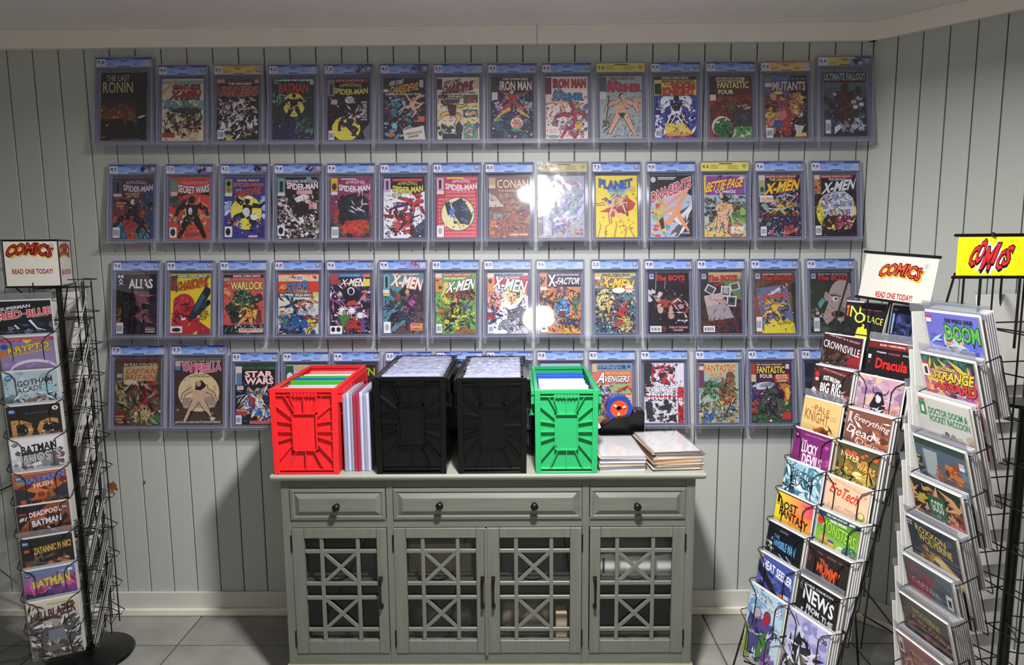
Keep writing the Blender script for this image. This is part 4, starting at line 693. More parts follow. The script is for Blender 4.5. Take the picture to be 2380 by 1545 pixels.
 ('6.0','u','red topped cover with starry blue letters over a snowy battle','b c8d0cc|r 0 0 100 48 d0442c|r 0 3 100 16 dcc8a0|n 4 4 92 12 14 4 d8a84a,7a5a4a,3a4a8a,c84a3a|e 54 11 10 9 e4dcc4|t 47 7 14 8 3a4a7a b DC|t 4 26 18 12 e8d040 bsu ALL|t 20 21 56 22 4a8ac0/123 bu STAR|t 40 40 34 7 e8c060 s COMICS|r 0 48 86 11 2e5660|t 4 50 80 7.5 f0ece0 b SUPER SQUAD|r 88 46 11 14 d8c840|g 0 59 100 50 e0d8bc b8c4c4|n 0 88 100 22 40 7 aab4b8,8a98a0,c8d0d0|m 34 80 42 2f3f6a 2f3f6a J 10|m 56 82 30 b8543a c89a6a J -20|m 80 72 32 d89a6a d8b08a J 40|n 0 104 100 26 50 7 a83a2c,3a6a8a,4a7a4a,7a8a90|m 60 128 66 2a5a90 d8b840 C 60 1.4|e 90 124 9 10 d8b840|p d8b840 74,134 84,132 80,150 70,150|n 0 128 50 22 26 7 1f2a40,3a3a5a,4a6a90|k 0 60 100 88 50 6 222,334|e 12 92 9 8 e0c8a8|r 6 92 10 5 b8443a'),
 ('9.6','u','crowded dark cover with magenta beams and white star bursts','b 2a2030|r 0 0 100 9 3a70a8|r 0 2 20 18 c0443a|r 80 2 20 8 c0443a|t 24 3 50 4 9cd b DAYS OF FUTURE PRESENT|t 82 3 15 5 fba b 64 PAGES|n 0 30 100 116 170 5 3a3450,c8a040,5a8a5a,221a2a,8a3a4a,d8d4d8,4a4a7a,6a2a3a,141018|k 0 30 100 116 80 7 e8e0ec,111,c06aa0|l c070b0 2 0,30 40,84|l c070b0 2 100,36 62,86|l c070b0 2 0,60 46,92|e 54 56 20 24 15131c|e 52 44 9 10 dcdce4|e 52 45 6 8 1a1822|p b84030 44,70 62,66 70,78 40,80|s 30 92 12 6 10 e8e4d8|s 54 92 13 6 10 e8e4e8|s 74 104 12 6 10 e8e0e0|m 36 120 52 4f7a40 8aa050 S 0 1.5|m 60 126 48 a83030 c84a3a C 0 1.4|l 4a4a90 9:5 80,112 86,148|p 8a4a50 0,16 26,16 30,28 0,28|t 28 13 56 18 f0ece4/611 bsp X-MEN|r 82 14 17 18 e0d048|r 0 130 30 20 ececec|e 8 139 5 6 222|e 21 139 5 6 222'),
 ('9.4','p','teal cover with dark coated figures and magenta ribs','b 4f8a94|p 3a2c30 44,30 100,24 100,150 90,150 60,60|n 62 40 38 100 36 8 4a3a3c,2e2428,5a4a48|p 5a4644 20,150 60,116 100,100 100,150|k 20 110 80 40 24 9 8a6a60,2a1e20|p 241f26 40,44 58,32 76,42 72,90 60,108 42,100 36,70|p 241f26 8,128 20,100 40,92 48,110 30,118|e 58 42 9 11 2a2228|e 60 46 5 6 c89a80|n 60 54 16 44 22 5 b03a8a,c850a0,2a1a30|n 44 82 16 20 8 5 b03a8a|m 34 78 58 3f4a44 8a5040 J 20 1.3|n 24 56 34 40 22 5 4a5a50,2a3430,6a7a6a|e 36 60 7 9 8a4a3a|m 56 106 40 2a3a50 6a8a5a C 20 1.3|k 4 70 20 30 12 7 234|t 22 0.5 68 5 f0ece4/333 b THE UNCANNY|t 22 8 76 28 ece4d8/c07a3a bsd X-MEN|r 2 4 14 34 7ab0b0|r 6 8 6 28 222|r 0 40 16 10 d8d8cc|r 1 51 15 5 d8c848|r 2 120 17 28 e4e4e0|e 10 134 5 8 aaa|r 68 124 30 18 d8905a|t 72 126 22 4 622 b ENTER|t 70 136 26 4 622 b GAMBIT!'),
 ('8.0','u','bright green cover with a red haired figure in yellow','b 6a9e4e|n 0 40 100 108 50 9 7ab05c,5a8a44,82b868|n 54 44 44 20 36 6 8a3a28,a84a30,6a2a20|n 28 48 20 30 16 6 a04030|p 1f1a1c 36,74 62,70 64,100 44,106 38,96|p d8c840 44,82 62,80 56,100 46,102|e 53 64 8 11 d8946a|l d8c040 9:6 34,78 18,56 24,36|p 1f1a1c 24,110 54,106 52,122 26,120|l d8c040 10:5 30,116 22,134|l d8c040 9:5 52,116 56,140|l d8c040 7:4 34,106 66,108 98,98|k 30 44 66 100 40 7 1a1a14|m 14 100 36 b06a34 c8a040 J 20|m 78 86 30 5a5a6a 8a8a8a J -30|m 82 118 22 5a7a3a c8b060 J 60|e 28 30 9 8 e4b878|r 18 1 72 7 b83a30|t 20 2 68 5 f0c8b8 b MARVEL COMICS GROUP|t 20 10 56 6 e8ecc8 b THE UNCANNY|t 28 17 70 28 f0ece4/222 bsu X-MEN|r 0 1 16 10 d8cdb8|r 0 11 16 36 d88a4a|n 2 14 12 30 8 4 334,b8863a|m 32 136 18 1f2a40 c8a060 J 0|t 66 133 16 5 a8502c b DARK|t 50 140 48 8 b8502c/641 b PHOENIX!|B 2 126 14 22'),
 ('8.0','u','white cloaked blonde woman on a pale cover with red banner','b c8ccd0|r 16 6 84 24 c84048|p c84048 66,28 100,28 100,56 78,56|e 14 66 20 22 d8b0a0|k 0 48 34 36 30 6 a8442f|p ece8e4 34,70 56,42 84,40 100,60 100,90 72,86 56,96 46,150 14,150 26,110|e 62 54 19 22 e4d88a|e 60 60 11 14 e0b49a|n 46 42 34 14 18 5 dcd078,ece498|p 6a7078 50,92 84,82 100,94 90,130 60,130 48,112|m 12 106 40 303a68 b83c3c J 40 1.4|n 40 116 44 30 30 7 c8ccd4,9aa0b0,7a5a5a|m 48 130 40 8a98a8 c8c8c8 C 30 1.3|p b8343a 0,96 16,104 22,112 0,116|k 0 40 100 108 24 8 445|r 16 1 74 7 7aa8c0|t 18 2 68 5 334 b MARVEL COMICS GROUP|t 24 9 56 6 f0dcd8 b THE UNCANNY|t 16 14 80 30 f0f0ec/444 bsd X-MEN|t 80 45 17 5 f0d8a0 b WHITE|t 80 51 17 5 f0d8a0 b QUEEN|r 0 1 15 10 d8d0c0|r 0 11 15 36 d8924a|e 7 20 5 6 3a3a48|B 2 128 14 20')
 ,('9.6','u','orange cover with a shouting blue face at its centre','b c88450|n 0 34 100 112 90 7 d89458,b0704a,c87c48,7a4a34,dca468|n 34 26 30 26 20 5 5a4a5a,8a4a3a,3a5a8a|e 55 86 19 25 5a98c0|n 40 66 30 40 16 5 6aa8cc,3a7aa8|e 55 100 9 10 7a2a2c|r 49 91 12 2.5 e8ecf0|l 1f3a5a 2:1 44,76 52,80|l 1f3a5a 2:1 66,76 58,80|k 38 64 34 44 16 5 1f3a5a|m 18 74 44 3a3a3e ccc J -20 1.2|m 36 124 36 c8c0b4 c8a088 J 10|m 80 122 40 2f3a58 d8c040 C 10 1.3|m 88 74 40 4a8a6a c8a088 S 10|n 50 138 50 12 14 6 d8a040|k 0 40 100 106 50 6 3a2018|r 18 0 82 34 4a3a58|p 201c24 60,24 100,20 100,34 60,34|t 38 3 58 4 e8e4e4 b AND NOW-APOCALYPSE!|t 20 4 20 30 ece8ee/222 b X|t 38 12 61 17 ece8ee/222 bs -FACTOR|r 0 3 16 30 d88a5a|n 3 8 10 22 8 4 345|r 1 34 16 9 ddd8cc|r 1 120 17 27 e4e4e0|e 9 133 6 8 556'),
 ('2.0','u','teal cover with yellow face and bright flying figures','b 5d7c86|n 0 40 100 108 60 8 4a6a78,6f8f98,3a5060|e 26 68 22 28 dccb84|n 8 48 38 50 18 6 d0bc70,e4d694|l 231d1a 4:2 8,56 20,52|l 231d1a 4:2 30,54 42,52|l 231d1a 5:2 14,80 26,74 38,80|e 28 80 9 11 a89a60|e 28 80 5 7 d0c080|n 0 86 40 40 26 6 c8b468,8a7a4a,3a3a34|n 40 60 60 84 90 6 8aa0a8,c8c08a,a84034,2f4058,d8d4c0,4a5a68|m 56 106 40 b83a30 c8a060 J 30 1.2|p c03a30 60,90 74,72 80,104 58,140 52,134 62,110|m 78 124 40 c8b050 c8b080 J -20 1.2|m 28 130 40 3a5a88 c8a070 J 70 1.2|n 60 130 36 18 18 5 7aa060,d8c890,b84a3a|k 0 44 100 104 80 6 15181c|r 0 1 100 8 c8b84a|t 18 2.5 68 5.5 1c1c1a b MARVEL COMICS GROUP|t 18 10 72 5 f0ecdc b THE ALL-NEW, ALL-DIFFERENT|t 18 14 76 26 e8cc3a/b04a1f bsd X-MEN|e 12 28 11 12 a08a5a|n 3 20 18 18 10 4 345,a54,cb8|r 0 9 14 8 d8d0b0|e 58 44 16 7 ece8d4|s 84 40 14 8 10 e8dcc0|t 74 38 20 5 b8343a bs PANIC!'),
 ('9.8','u','black cover with red typed title and four dark suited men','b 17131a|n 20 66 50 34 26 8 7a2426,a03430,5a1a1c|e 42 76 22 10 a03834|n 0 44 30 24 14 6 c8c0c4,8a8488|e 22 66 9 6 b09088|m 18 110 66 1a171c c09a88 S 20 1.7|e 30 92 7 9 c09a88|m 60 116 66 1a171c b89284 S -12 1.7|e 56 104 8 11 b89284|e 52 62 8 8 2a262c|e 80 84 8 6 a88a80|l c8b8b8 1 20,0 18,48|l c8b8b8 1 44,10 40,40|k 60 60 40 60 18 7 8a4440,c8b8b8|k 0 40 100 90 20 9 0c0a0e|t 18 7 72 13 d0342f/500 b The BOYS|t 22 3 34 3 722 - Garth Ennis|t 60 3 32 3 722 - Darick Robertson|r 3 3 11 13 a8b0c8|t 4 5 9 8 446 b W|t 50 133 46 5 e0a09a b THIS IS GOING|t 60 140 26 5 e0a09a b TO HURT|B 4 132 28 15|r 36 132 5 14 732|t 78 21 10 4 a33 - ONE'),
 ('9.8','u','dark cover with black and white photographs and a CLASSIFIED folder','b 332a2c|g 20 0 80 24 c8a878 7a7a50|p 5f7a4a 50,20 100,16 100,70 84,60|n 0 60 100 88 60 8 3a2c2e,241d22,4a3034,5a2a2c|r 12 32 24 20 c8c8c8 28|r 15 35 18 15 4a484a 28|r 50 34 24 26 d4d4d4 4|r 53 37 18 20 6a6868 4|e 62 46 7 9 a09a98|r 72 26 24 18 c8c8c8 -14|r 75 28 18 14 504e50 -14|r 64 58 24 26 c8c8c8 6|r 67 61 18 20 4a4a4e 6|e 76 70 5 6 2a282c|p 9a9092 8,58 52,50 82,112 20,120|p b0a49c 8,58 52,50 62,72 16,84|p 8a3030 30,28 60,24 56,32 36,34|t 20 66 44 6 b8444a d CLASSIFIED|k 0 110 100 38 20 7 6a3030|t 18 7 72 13 d0342f/500 b The BOYS|r 3 3 11 13 a8b0c8|t 4 5 9 8 446 b W|B 6 132 28 15'),
 ('9.8','u','brown wood cover with a tilted comic pinned by a knife','b 5a4434|k 0 0 100 150 40 14 4a3628,6a5040|p 6a6a86 4,40 80,30 98,134 22,146|p 8a4a3a 0,60 8,60 20,150 4,150|e 62 150 44 38 d8c83a|n 30 60 50 60 40 5 c8a040,5a5a7a,8a6a4a,3a3a50|m 48 96 54 d8b040 8a8a5a J 10 1.1|k 24 66 60 60 26 6 334,ba8|p c8c8cc 32,56 62,36 66,42 44,56|l 7a2a28 5 64,40 88,20|l dcdcdc 2 70,34 74,38|l dcdcdc 2 78,28 82,32|t 20 54 60 11 c8482c bu ELEVEN|p 22301c 90,30 100,20 100,150 98,134|t 60 120 34 8 8a7a2a bu ACTION|t 18 7 72 13 d0342f/500 b The BOYS|t 20 3 30 3 ddd b Garth Ennis|t 54 3 38 3 ddd b Darick Robertson|r 3 3 11 13 a8b0c8|t 4 5 9 8 446 b W|B 4 114 13 32|r 4 110 14 36 e4dcd4|B 4 112 13 32'),
 ('9.8','u','grey green cover with a wide eyed close up face','b 2c302c|p 343a2c 0,30 40,24 60,150 0,150|n 0 90 50 60 24 8 3c463a,26302a,4a5444|e 78 70 34 52 a8988c|p a8988c 50,60 60,110 40,130 30,112|e 40 60 6 12 a08c80|p 8a7a70 70,80 84,84 78,96 66,94|e 62 66 8 6 d8d4d0|e 63 66 3.5 3.5 3a4a58|e 96 78 6 5 d8d4d0|l 2e2624 4:2 50,56 76,60|l 2e2624 3:2 90,66 100,62|e 68 104 16 9 3a2624|e 70 104 9 5 1f1414|k 50 40 48 80 24 5 86766c,c0b0a4|p 5a9a98 18,78 30,62 36,72 24,90|n 4 90 26 20 10 4 b8a89c,8a7a70|t 18 7 76 13 c8342f/500 b The BOYS|t 20 3 30 3 bbb b Garth Ennis|t 54 3 38 3 bbb b Darick Robertson|r 3 3 11 13 9aa4b8|t 4 5 9 8 446 b W|B 8 112 14 34')],
[('7.0','u','muted brown green magazine cover with a yellow flag panel','b 4f4638|n 0 50 100 100 120 7 5f5440,4a5a48,6a5a44,7a3a34,3f4a44,8a7a58|p 9a9058 0,48 10,50 28,112 22,118 0,70|m 62 78 64 8a2a34 9a3a3a J 60 1.3|n 44 56 40 60 26 6 8a2c36,a03a40,6a2434|p 8a3034 56,58 90,60 94,76 70,72|s 66 128 22 9 11 c8b880|n 40 110 60 40 40 4 d8c890,4a5a40,a8803a|r 0 120 24 29 7a2a24|t 2 128 18 5 c8a878 b HUDSON|t 2 135 18 5 c8a878 b INSERT|r 74 130 24 18 3f6a40|t 20 10 72 8 c8c08a b IN FULL COLOUR!|r 0 2 100 7 6a2c2a|p b0a064 18,19 94,16 88,50 18,52|t 24 22 66 13 a84a44/c8b878 bs CAPTAIN|t 22 36 66 12 a84a44/c8b878 bs BRITAIN|e 34 54 15 6 c8c0a4|r 4 34 12 9 a8a890|k 10 50 90 95 40 9 2a2620,a89a70'),
 ('5.5','u','brown magazine cover with pink title and a huge pale moon','b 3c2b25|g 0 100 100 50 3c2b25 4c3a2c|e 50 76 43 46 d8c48e|n 24 62 60 44 26 10 cbb488,c0a47c,dcc898|p a08c78 14,100 30,88 50,96 74,84 88,100 82,112 20,114|r 18 108 66 3 b8a8a0|m 50 98 92 c8a888 2a1c1a W 0 1.0|p 241817 44,52 56,48 66,60 62,66 54,72 42,70|e 50 56 5 7 b89878|l 241817 4:2 64,122 76,138|l 241817 5:3 36,120 26,146|e 80 138 5 3 d8c8a8|t 14 1.5 82 4 d8c088 b ILLUSTRATED TALES TO BEWITCH|t 14 6 82 21 c84a6c/ecd8d4 bv VAMPIRELLA|r 1 2 11 22 c8b0a0|r 1 15 11 9 4a88a8|t 38 34 26 3 3a3020 b LOOK OUT!|t 28 38 44 3 3a3020 b COLLECTORS EDITION|t 2 144 94 4.5 d8ccb4 b CAPTIVATING COMICS ABOUT FANTASTIC FEMALES!'),
 ('8.0','u','black cover with big white lettering and a blue burst','b 18161a|s 56 96 42 30 14 e8a83a|e 56 96 30 32 3a72b0|n 30 70 52 56 30 6 4a86c0,2a5a98|n 46 56 28 22 12 4 3f6a4c,22382a|m 60 102 60 e0dcd4 d8b080 W 0 1.4|p e0dcd4 50,84 72,84 74,106 48,108|e 60 80 7 8 d0a85a|m 42 90 40 a03a34 c89a78 S 0 1.3|m 78 90 40 30262a c89a78 S 0 1.3|l c8c8c4 3:1 2,80 26,74|l c8c8c4 3:1 4,96 20,74|k 4 60 90 80 30 8 ddd,888|r 2 110 28 14 b8363a|t 4 112 24 4 ecd b SKYWALKER|r 36 140 58 8 c8584a|r 18 3 80 8 3a6a3c|t 20 4.5 64 5 1a2a1a b MARVEL COMICS GROUP|t 24 15 70 16 f0e8dc/a83038 b STAR|t 24 32 72 16 f0e8dc/a83038 b WARS|r 0 3 16 46 d8d0c0|r 2 20 14 30 5a7a9c|r 4 52 16 10 d8d0c4|t 6 54 12 3.5 b33 b FIRST|B 1 126 15 23'),
 ('9.8','u','green and pale cover mostly hidden by the red crate','b b8c4b4|r 0 2 18 44 2a5a40|e 9 30 8 11 e0e0dc|n 20 14 80 120 50 9 c89a88,8a9a90,d8c8b0,6a7a74|r 22 3 76 8 d8a870|t 20 14 78 20 e8e4d8/623 b PUNISHER'),
 ('9.4','u','dark maroon cover with green lettering behind upright slabs','b 3a1a20|n 0 40 100 110 50 9 5a2028,2a1216,7a3038|t 6 8 90 20 9ab838/121 b SPAWN'),
 ('5.0','u','dark cover hidden behind the left black crate','b 3a3436|n 0 20 100 120 50 9 5a4a48,2a2a30,7a6a5a'),
 ('9.2','u','pale cover between the two black crates','b 9aa4b0|n 0 20 100 120 50 9 7a8a9a,c8b8a8,5a6070'),
 ('9.6','u','blue cover hidden behind the right black crate','b 5a6a8a|n 0 20 100 120 50 9 7a8aa8,a8b0b8,3a4a6a'),
 ('9.8','u','pale blue cover behind the green crate','b a8b8c8|n 0 20 100 120 50 9 8aa0b8,c8d0d8,6a80a0'),
 ('8.5','u','salmon cover with white title above the tape dispenser','b d8705a|r 0 2 100 16 6a9ab8|t 14 4 66 5 223a50 s WIN A TEN-SPEED|t 14 10 46 5 223a50 b FORMULA 10|t 64 10 22 5 223a50 b RACER!|e 80 8 4 4 234a68|e 92 8 4 4 234a68|t 32 22 64 6 e8c03a b KING-SIZE ANNUAL!|t 14 22 20 28 f0ece4/222 bs A|t 30 31 64 16 f0ece4/222 bs VENGERS|r 46 52 50 24 9ab078|r 16 54 28 40 b8c8b8|r 48 80 50 28 d8c8b0|p c05a30 54,72 90,54 96,60 70,74|n 16 60 28 40 40 5 8a3a4a,4a5a8a,c8b8c8,3a3a44|n 50 84 46 24 46 4 a86a4a,d8b090,3a3430,5a7a58|n 14 104 84 40 50 6 4a7a60,8a4a5a,3a5a80,a8a070|r 0 2 12 20 c8b88a|k 14 54 82 90 40 4 222'),
 ('9.8','u','black and white stencil face cover with red streaks','b d8d8da|n 4 2 78 56 46 7 2a2a2c,c8c8cc,3c3c40|p 2a2a2c 0,0 20,0 14,44 26,70 0,84|p 2a2a2c 34,26 54,22 60,34 40,40|p 2a2a2c 28,44 60,42 66,56 44,52|p 2a2a2c 24,12 50,4 52,12 30,16|p 2a2a2c 60,8 78,12 78,22 64,18|n 4 92 78 56 44 6 2a2a2c,c8c8cc,4a4a4e|p 2a2a2c 30,110 70,100 66,118 36,118|p 2a2a2c 2,96 20,98 22,140 6,140|p 2a2a2c 60,132 80,128 78,146 62,144|k 4 2 80 60 20 9 c0303a|l c0303a 3:1 32,6 48,20|l c0303a 3:1 48,4 32,22|l c0303a 3:1 62,4 76,22|l c0303a 3:1 76,6 60,22|r 84 0 15 60 dcdcdc|r 84 60 15 90 c0303a|r 86 88 9 18 e8e8e8|t 4 60 8 12 f4f4f4 b THE|t 12 60 54 15 f8f8f8/333 b DEPARTMENT|r 68 60 14 9 e8e8e8|t 70 62 10 6 222 b OF|t 4 76 78 16 f8f8f8/333 b TRUTH|r 2 82 84 3 c0303a|n 86 110 10 30 6 4 811'),
 ('9.0','u','pale green cover with a castle and a crowd','b a3b59c|p 3f6a44 12,50 28,42 40,52 62,46 62,64 14,62|n 12 50 60 36 40 6 4a7a4c,345a38,6a8a5a|p 8a6a4c 50,62 62,58 62,46 68,46 68,30 78,14 92,34 90,46 94,84 70,84 58,104 50,96|n 54 36 38 60 36 4 7a5c40,9a7a58,5a4230|p 6a4c38 68,36 78,12 92,36|n 2 100 96 48 130 5 b89a5a,5a6a8a,a8603a,d8c890,3a4a6a,7a7a50,8aa0a8|e 26 132 13 13 3a6aa8|e 26 122 5 6 d8b090|n 16 126 22 22 12 4 34609c,4a7ab4|p d0b83a 44,92 60,108 84,96 98,84 84,88 64,98|p b8482c 62,100 72,88 90,84 80,98 66,106|k 4 50 92 98 60 5 222a24|t 14 4 78 18 c04a30/fe9 b FANTASTIC|t 28 25 32 10 c04a30/fe9 b FOUR|t 24 38 30 3.5 345a6a - THE NAME IS|t 30 43 20 3.5 345a6a - DOOM!|r 0 2 13 60 6a3a58|r 1 8 11 10 d8c8a0'),
 ('4.5','u','purple cover with yellow title and a green hooded mask','b 48243e|n 0 50 100 30 40 1.6 e8e0e8,c8b0c8|e 30 58 28 9 c8ccd0 -8|e 40 56 20 6 8a9298 -8|p c87a2a 70,52 92,54 98,76 92,104 80,100 84,78|p e0b840 84,60 96,66 94,90 88,94|p 345a34 22,150 24,96 40,66 60,64 78,90 88,150|n 0 110 30 40 20 8 2f5230,3f6a3c,223c24|n 76 96 24 50 18 8 2f5230,3f6a3c|e 52 104 24 38 4c524c|n 34 70 36 60 24 6 3c423e,5c645c,2c302e|k 30 66 44 74 30 7 15181a|n 2 64 16 30 18 5 2f4a7a,8a3a3a|n 2 100 14 24 12 5 a84038|r 76 124 22 18 c03a2c|t 12 3 66 4 d8c8c0 b THE WORLDS GREATEST|t 14 9 70 18 e8d04a/311 b FANTASTIC|t 22 29 32 10 e8dcc0/311 b FOUR|p c04428 58,32 94,28 96,48 60,50|t 62 30 28 5 ecd8b0 bs ENTER|t 62 36 30 5 ecd8b0 b DOCTOR|t 66 43 22 5 ecd8b0 b DOOM!|r 0 2 11 28 a83a34|r 0 30 12 18 c8b890|r 86 4 9 12 d8d0b8'),
 ('9.6','u','dark blue cover half hidden by the wire rack','b 1f2434|n 0 20 100 120 50 9 2a3450,3a2a3a,1a1c28')]]
XC = [[287,424,553,681,810,940,1065,1191,1317,1443,1570,1699,1827,1964],
      [309,440,568,693,816,939,1062,1184,1310,1433,1560,1685,1812,1942],
      [317,442,566,693,814,937,1059,1180,1302,1430,1554,1676,1801,1931],
      [320,461,593,711,829,950,1068,1185,1303,1423,1544,1671,1793,1918]]
YBOT = [(338, 330), (566, 560), (788, 785), (999, 993)]
BIG = {(0, 0): (.230, .345, .182, .268), (0, 13): (.214, .333, .166, .250), (3, 0): (.232, .343, .190, .272), (3, 1): (.232, .343, .198, .262)}
PLAIN = {(0, 0): 0.15, (3, 1): 0.12, (2, 1): 0.25, (0, 3): 0.3, (0, 4): 0.3, (1, 4): 0.5, (1, 6): 0.0, (1, 9): 0.2, (1, 10): 0.15, (2, 12): 0.5, (2, 13): 0.25, (2, 10): 0.3, (2, 11): 0.3, (2, 0): 0.4, (0, 9): 0.5, (1, 1): 0.6, (1, 2): 0.4, (3, 12): 0.6, (1, 5): 0.5}
WRINK = {(1, 8)}
ORD = 'first second third fourth fifth sixth seventh eighth ninth tenth eleventh twelfth thirteenth fourteenth'.split()
RN = ['top', 'second', 'third', 'lowest']
TILT = R(8.8)
_parts = {}
def slab_parts(W_, H_, cw, chh):
    k = (W_, H_, cw, chh)
    if k in _parts: return _parts[k]
    T = .020; e = .0056; zl = H_-.0445                     # zl: bar under the label
    fr = MB(); w = W_/2
    for a, b in ((-w, -w+e), (w-e, w)): fr.box(a, b, -T, 0, 0, H_)
    fr.box(-w+e, w-e, -T, 0, 0, e); fr.box(-w+e, w-e, -T, 0, H_-e*.7, H_)
    rim = fr.mesh('rim', M['rim'], bevel=.0012, seg=1)
    g = e+.004; inn = MB()
    for a, b in ((-w+g, -w+g+.0022), (w-g-.0022, w-g)): inn.box(a, b, -.0175, -.004, g, zl)
    inn.box(-w+g, w-g, -.0175, -.004, zl, zl+.0022); inn.box(-w+g, w-g, -.0175, -.004, g, g+.0022)
    inner = inn.mesh('inner_well', M['rim'])
    pane = MB().box(-w+e, w-e, -.0198, -.0186, e, H_-e*.7).mesh('front_pane', M['pane'])
    back = MB().box(-w+e, w-e, -.003, -.0018, e, H_-e*.7).mesh('back_pane', M['well'])
    cr = MB().box(-w-.002, w+.002, -.0215, -.0208, -.001, H_+.003).mesh('sleeve', M['crinkle'])
    _parts[k] = (rim, inner, pane, back, cr); return _parts[k]
LAB = {}
def label_art(W_, grade, style, seed):
    lw, lh = W_-.0135, .0345; a = Art(lw, lh, 100*lh/lw, 0.00002); H = a.hh; g = random.Random(seed)
    if style == 'y':
        a.run('b e9dd6e'); a.text(3, H*.30, 13, H*.34, '222', 'b', grade)
        a.rect(38, H*.1, 28, H*.12, '443'); a.poly([(86, H*.2), (96, H*.2), (95, H*.6), (91, H*.82), (87, H*.6)], 'c8b850'); a.text(87.5, H*.34, 7, H*.18, '664', 'b', 'CBCS')
        for i in range(4): a.rect(20, H*(.28+.13*i), 14+8*g.random(), H*.05, '8a8040'); a.rect(56, H*(.34+.13*i), 18+8*g.random(), H*.05, '8a8040')
        return a
    if style == 'g' or style == 'k0': a.run('b d8b050'); a.run('g 0 0 100 %f e8b45a e8d48a' % H)
    else:
        a.run('b 2c3f8c'); a.run('g 0 %f 100 %f 7ea4e0 b4d0f4' % (H*.17, H*.83))
    if style == 'k' and grade == '9.4' and seed == 13: a.run('h 0 0 70 %f e8d878 d8b43a' % H)
    a.text(30, H*.03, 38, H*.11, 'b8ccf4' if style not in 'g' else 'a03a2a', 'b', 'CGC UNIVERSAL GRADE' if style != 'g' else 'CGC SIGNATURE SERIES')
    a.rect(.6, H*.10, 16, H*.84, 'e6e6ee'); a.text(2.4, H*.26, 12.4, H*.40, '101014', 'b', grade); a.rect(5, H*.76, 8, H*.05, '667')
    for i in range(2): a.rect(42+3*i, H*(.24+.13*i), 16-6*i, H*.07, '3a4a78' if style != 'g' else '5a4020')
    for i in range(3): a.rect(20, H*(.58+.11*i), 9+9*g.random(), H*.045, '6a80b8' if style != 'g' else '8a6a30'); a.rect(66, H*(.58+.11*i), 12+6*g.random(), H*.045, '6a80b8' if style != 'g' else '8a6a30')
    a.rect(40, H*.86, 22, H*.09, '2a3358' if style != 'g' else '5a4020')
    if style in 'kdp':
        c = {'k': ('8a3a44', '26202c'), 'd': ('3a2c4a', '5a2a2c'), 'p': ('9a8ad0', 'a04a4a')}[style]
        a.run('h 60 %f 40 %f %s %s' % (H*.17, H*.83, '7ea4e0', c[0]))
        for i in range(9): a.ell(68+14*g.random(), H*(.3+.5*g.random()), 2+2.5*g.random(), H*(.1+.14*g.random()), c[1] if i % 3 else 'b8b8c0', g.random()*90, 9)
        if style == 'p': a.text(54, H*.42, 18, H*.4, 'b070b0', '', 'GAMBIT')
    a.rect(87, H*.22, 11.5, H*.6, '8e96a4' if (seed*7) % 3 else 'b8c0cc'); a.ell(92.5, H*.42, 3, H*.12, 'c4c8cc', 0, 8)
    return a
for r, row in enumerate(ROWS):
    pxs = XC[r]; p0, p1 = at(pxs[1], YBOT[r][0], D-.075), at(pxs[-1], YBOT[r][1], D-.075)
    for i, (grade, style, what, art) in enumerate(row):
        W_, H_, cw, chh = BIG.get((r, i), (.2000, .313, .1630, .2440))
        u = (pxs[i]-pxs[1])/(pxs[-1]-pxs[1]); zb_ = p0.z+(p1.z-p0.z)*u
        pc = at(pxs[i], (YBOT[r][0]+YBOT[r][1])/2-90, D-.045)
        lab = 'slab, %s, %s in %s row' % (what, ORD[i], RN[r])
        t = thing('graded_slab', lab, 'slab', (pc.x, D-.0545, zb_+.0035), (-TILT, 0, R(rng.uniform(-.5, .5))), 'graded comics in the %s wall row' % RN[r])
        rim, inner, pane, back, cr = slab_parts(W_, H_, cw, chh)
        link('rim', rim, t); link('inner_well', inner, t); pn = link('front_pane', pane, t); link('back_pane', back, t)
        # every pane sits and bows a trifle differently
        pn.rotation_euler = (R(rng.uniform(-.35, .35)), 0, R(rng.uniform(-.35, .35)))
        if (r, i) in WRINK: link('sleeve', cr, t)
        z0 = .0135 if (r, i) not in BIG else (H_-.0445-chh)*.42+.003
        a = Art(cw, chh).run(art, r*20+i+1, PLAIN.get((r, i), 1.0)).block(.004); o = link('comic_cover', a.mesh('comic_cover'), t, (0, -.0115, z0))
        lb = label_art(W_, grade, style, r*20+i).block(.0008, 'd8d8dc'); link('grade_label', lb.mesh('grade_label'), t, (0, -.016, H_-.0400))
    # clear ledges that the row stands on
    za, zb2 = p0.z, p1.z
    xL = at(pxs[0], YBOT[r][0], D-.075).x-.12; xR = at(pxs[-1], YBOT[r][1], D-.075).x+.11
    if r in (0,): xR = min(xR, CX-.015)
    xR = min(xR, CX-.015)
    n = 5
    for k in range(n):
        xa, xb = xL+(xR-xL)*k/n+.0008, xL+(xR-xL)*(k+1)/n-.0008; xm = (xa+xb)/2; z = za+(zb2-za)*((xm-p0.x)/(p1.x-p0.x))
        mb = MB(); hw_ = (xb-xa)/2; sl = (zb2-za)/(p1.x-p0.x)
        mb.box(-hw_, hw_, -.0845, -.0008, 0, .0028); mb.box(-hw_, hw_, -.0870, -.0845, 0, .019); mb.box(-hw_, hw_, -.0032, -.0008, -.022, 0)
        o = mb.build('acrylic_ledge', M['acrylic'], None, (xm, D, z), bevel=.0006, seg=1); o.rotation_euler = (0, -math.atan(sl), 0)
        tag(o, 'clear acrylic ledge, %s from left under the %s wall row' % (ORD[k], RN[r]), 'ledge', 'ledges under the %s wall row' % RN[r])
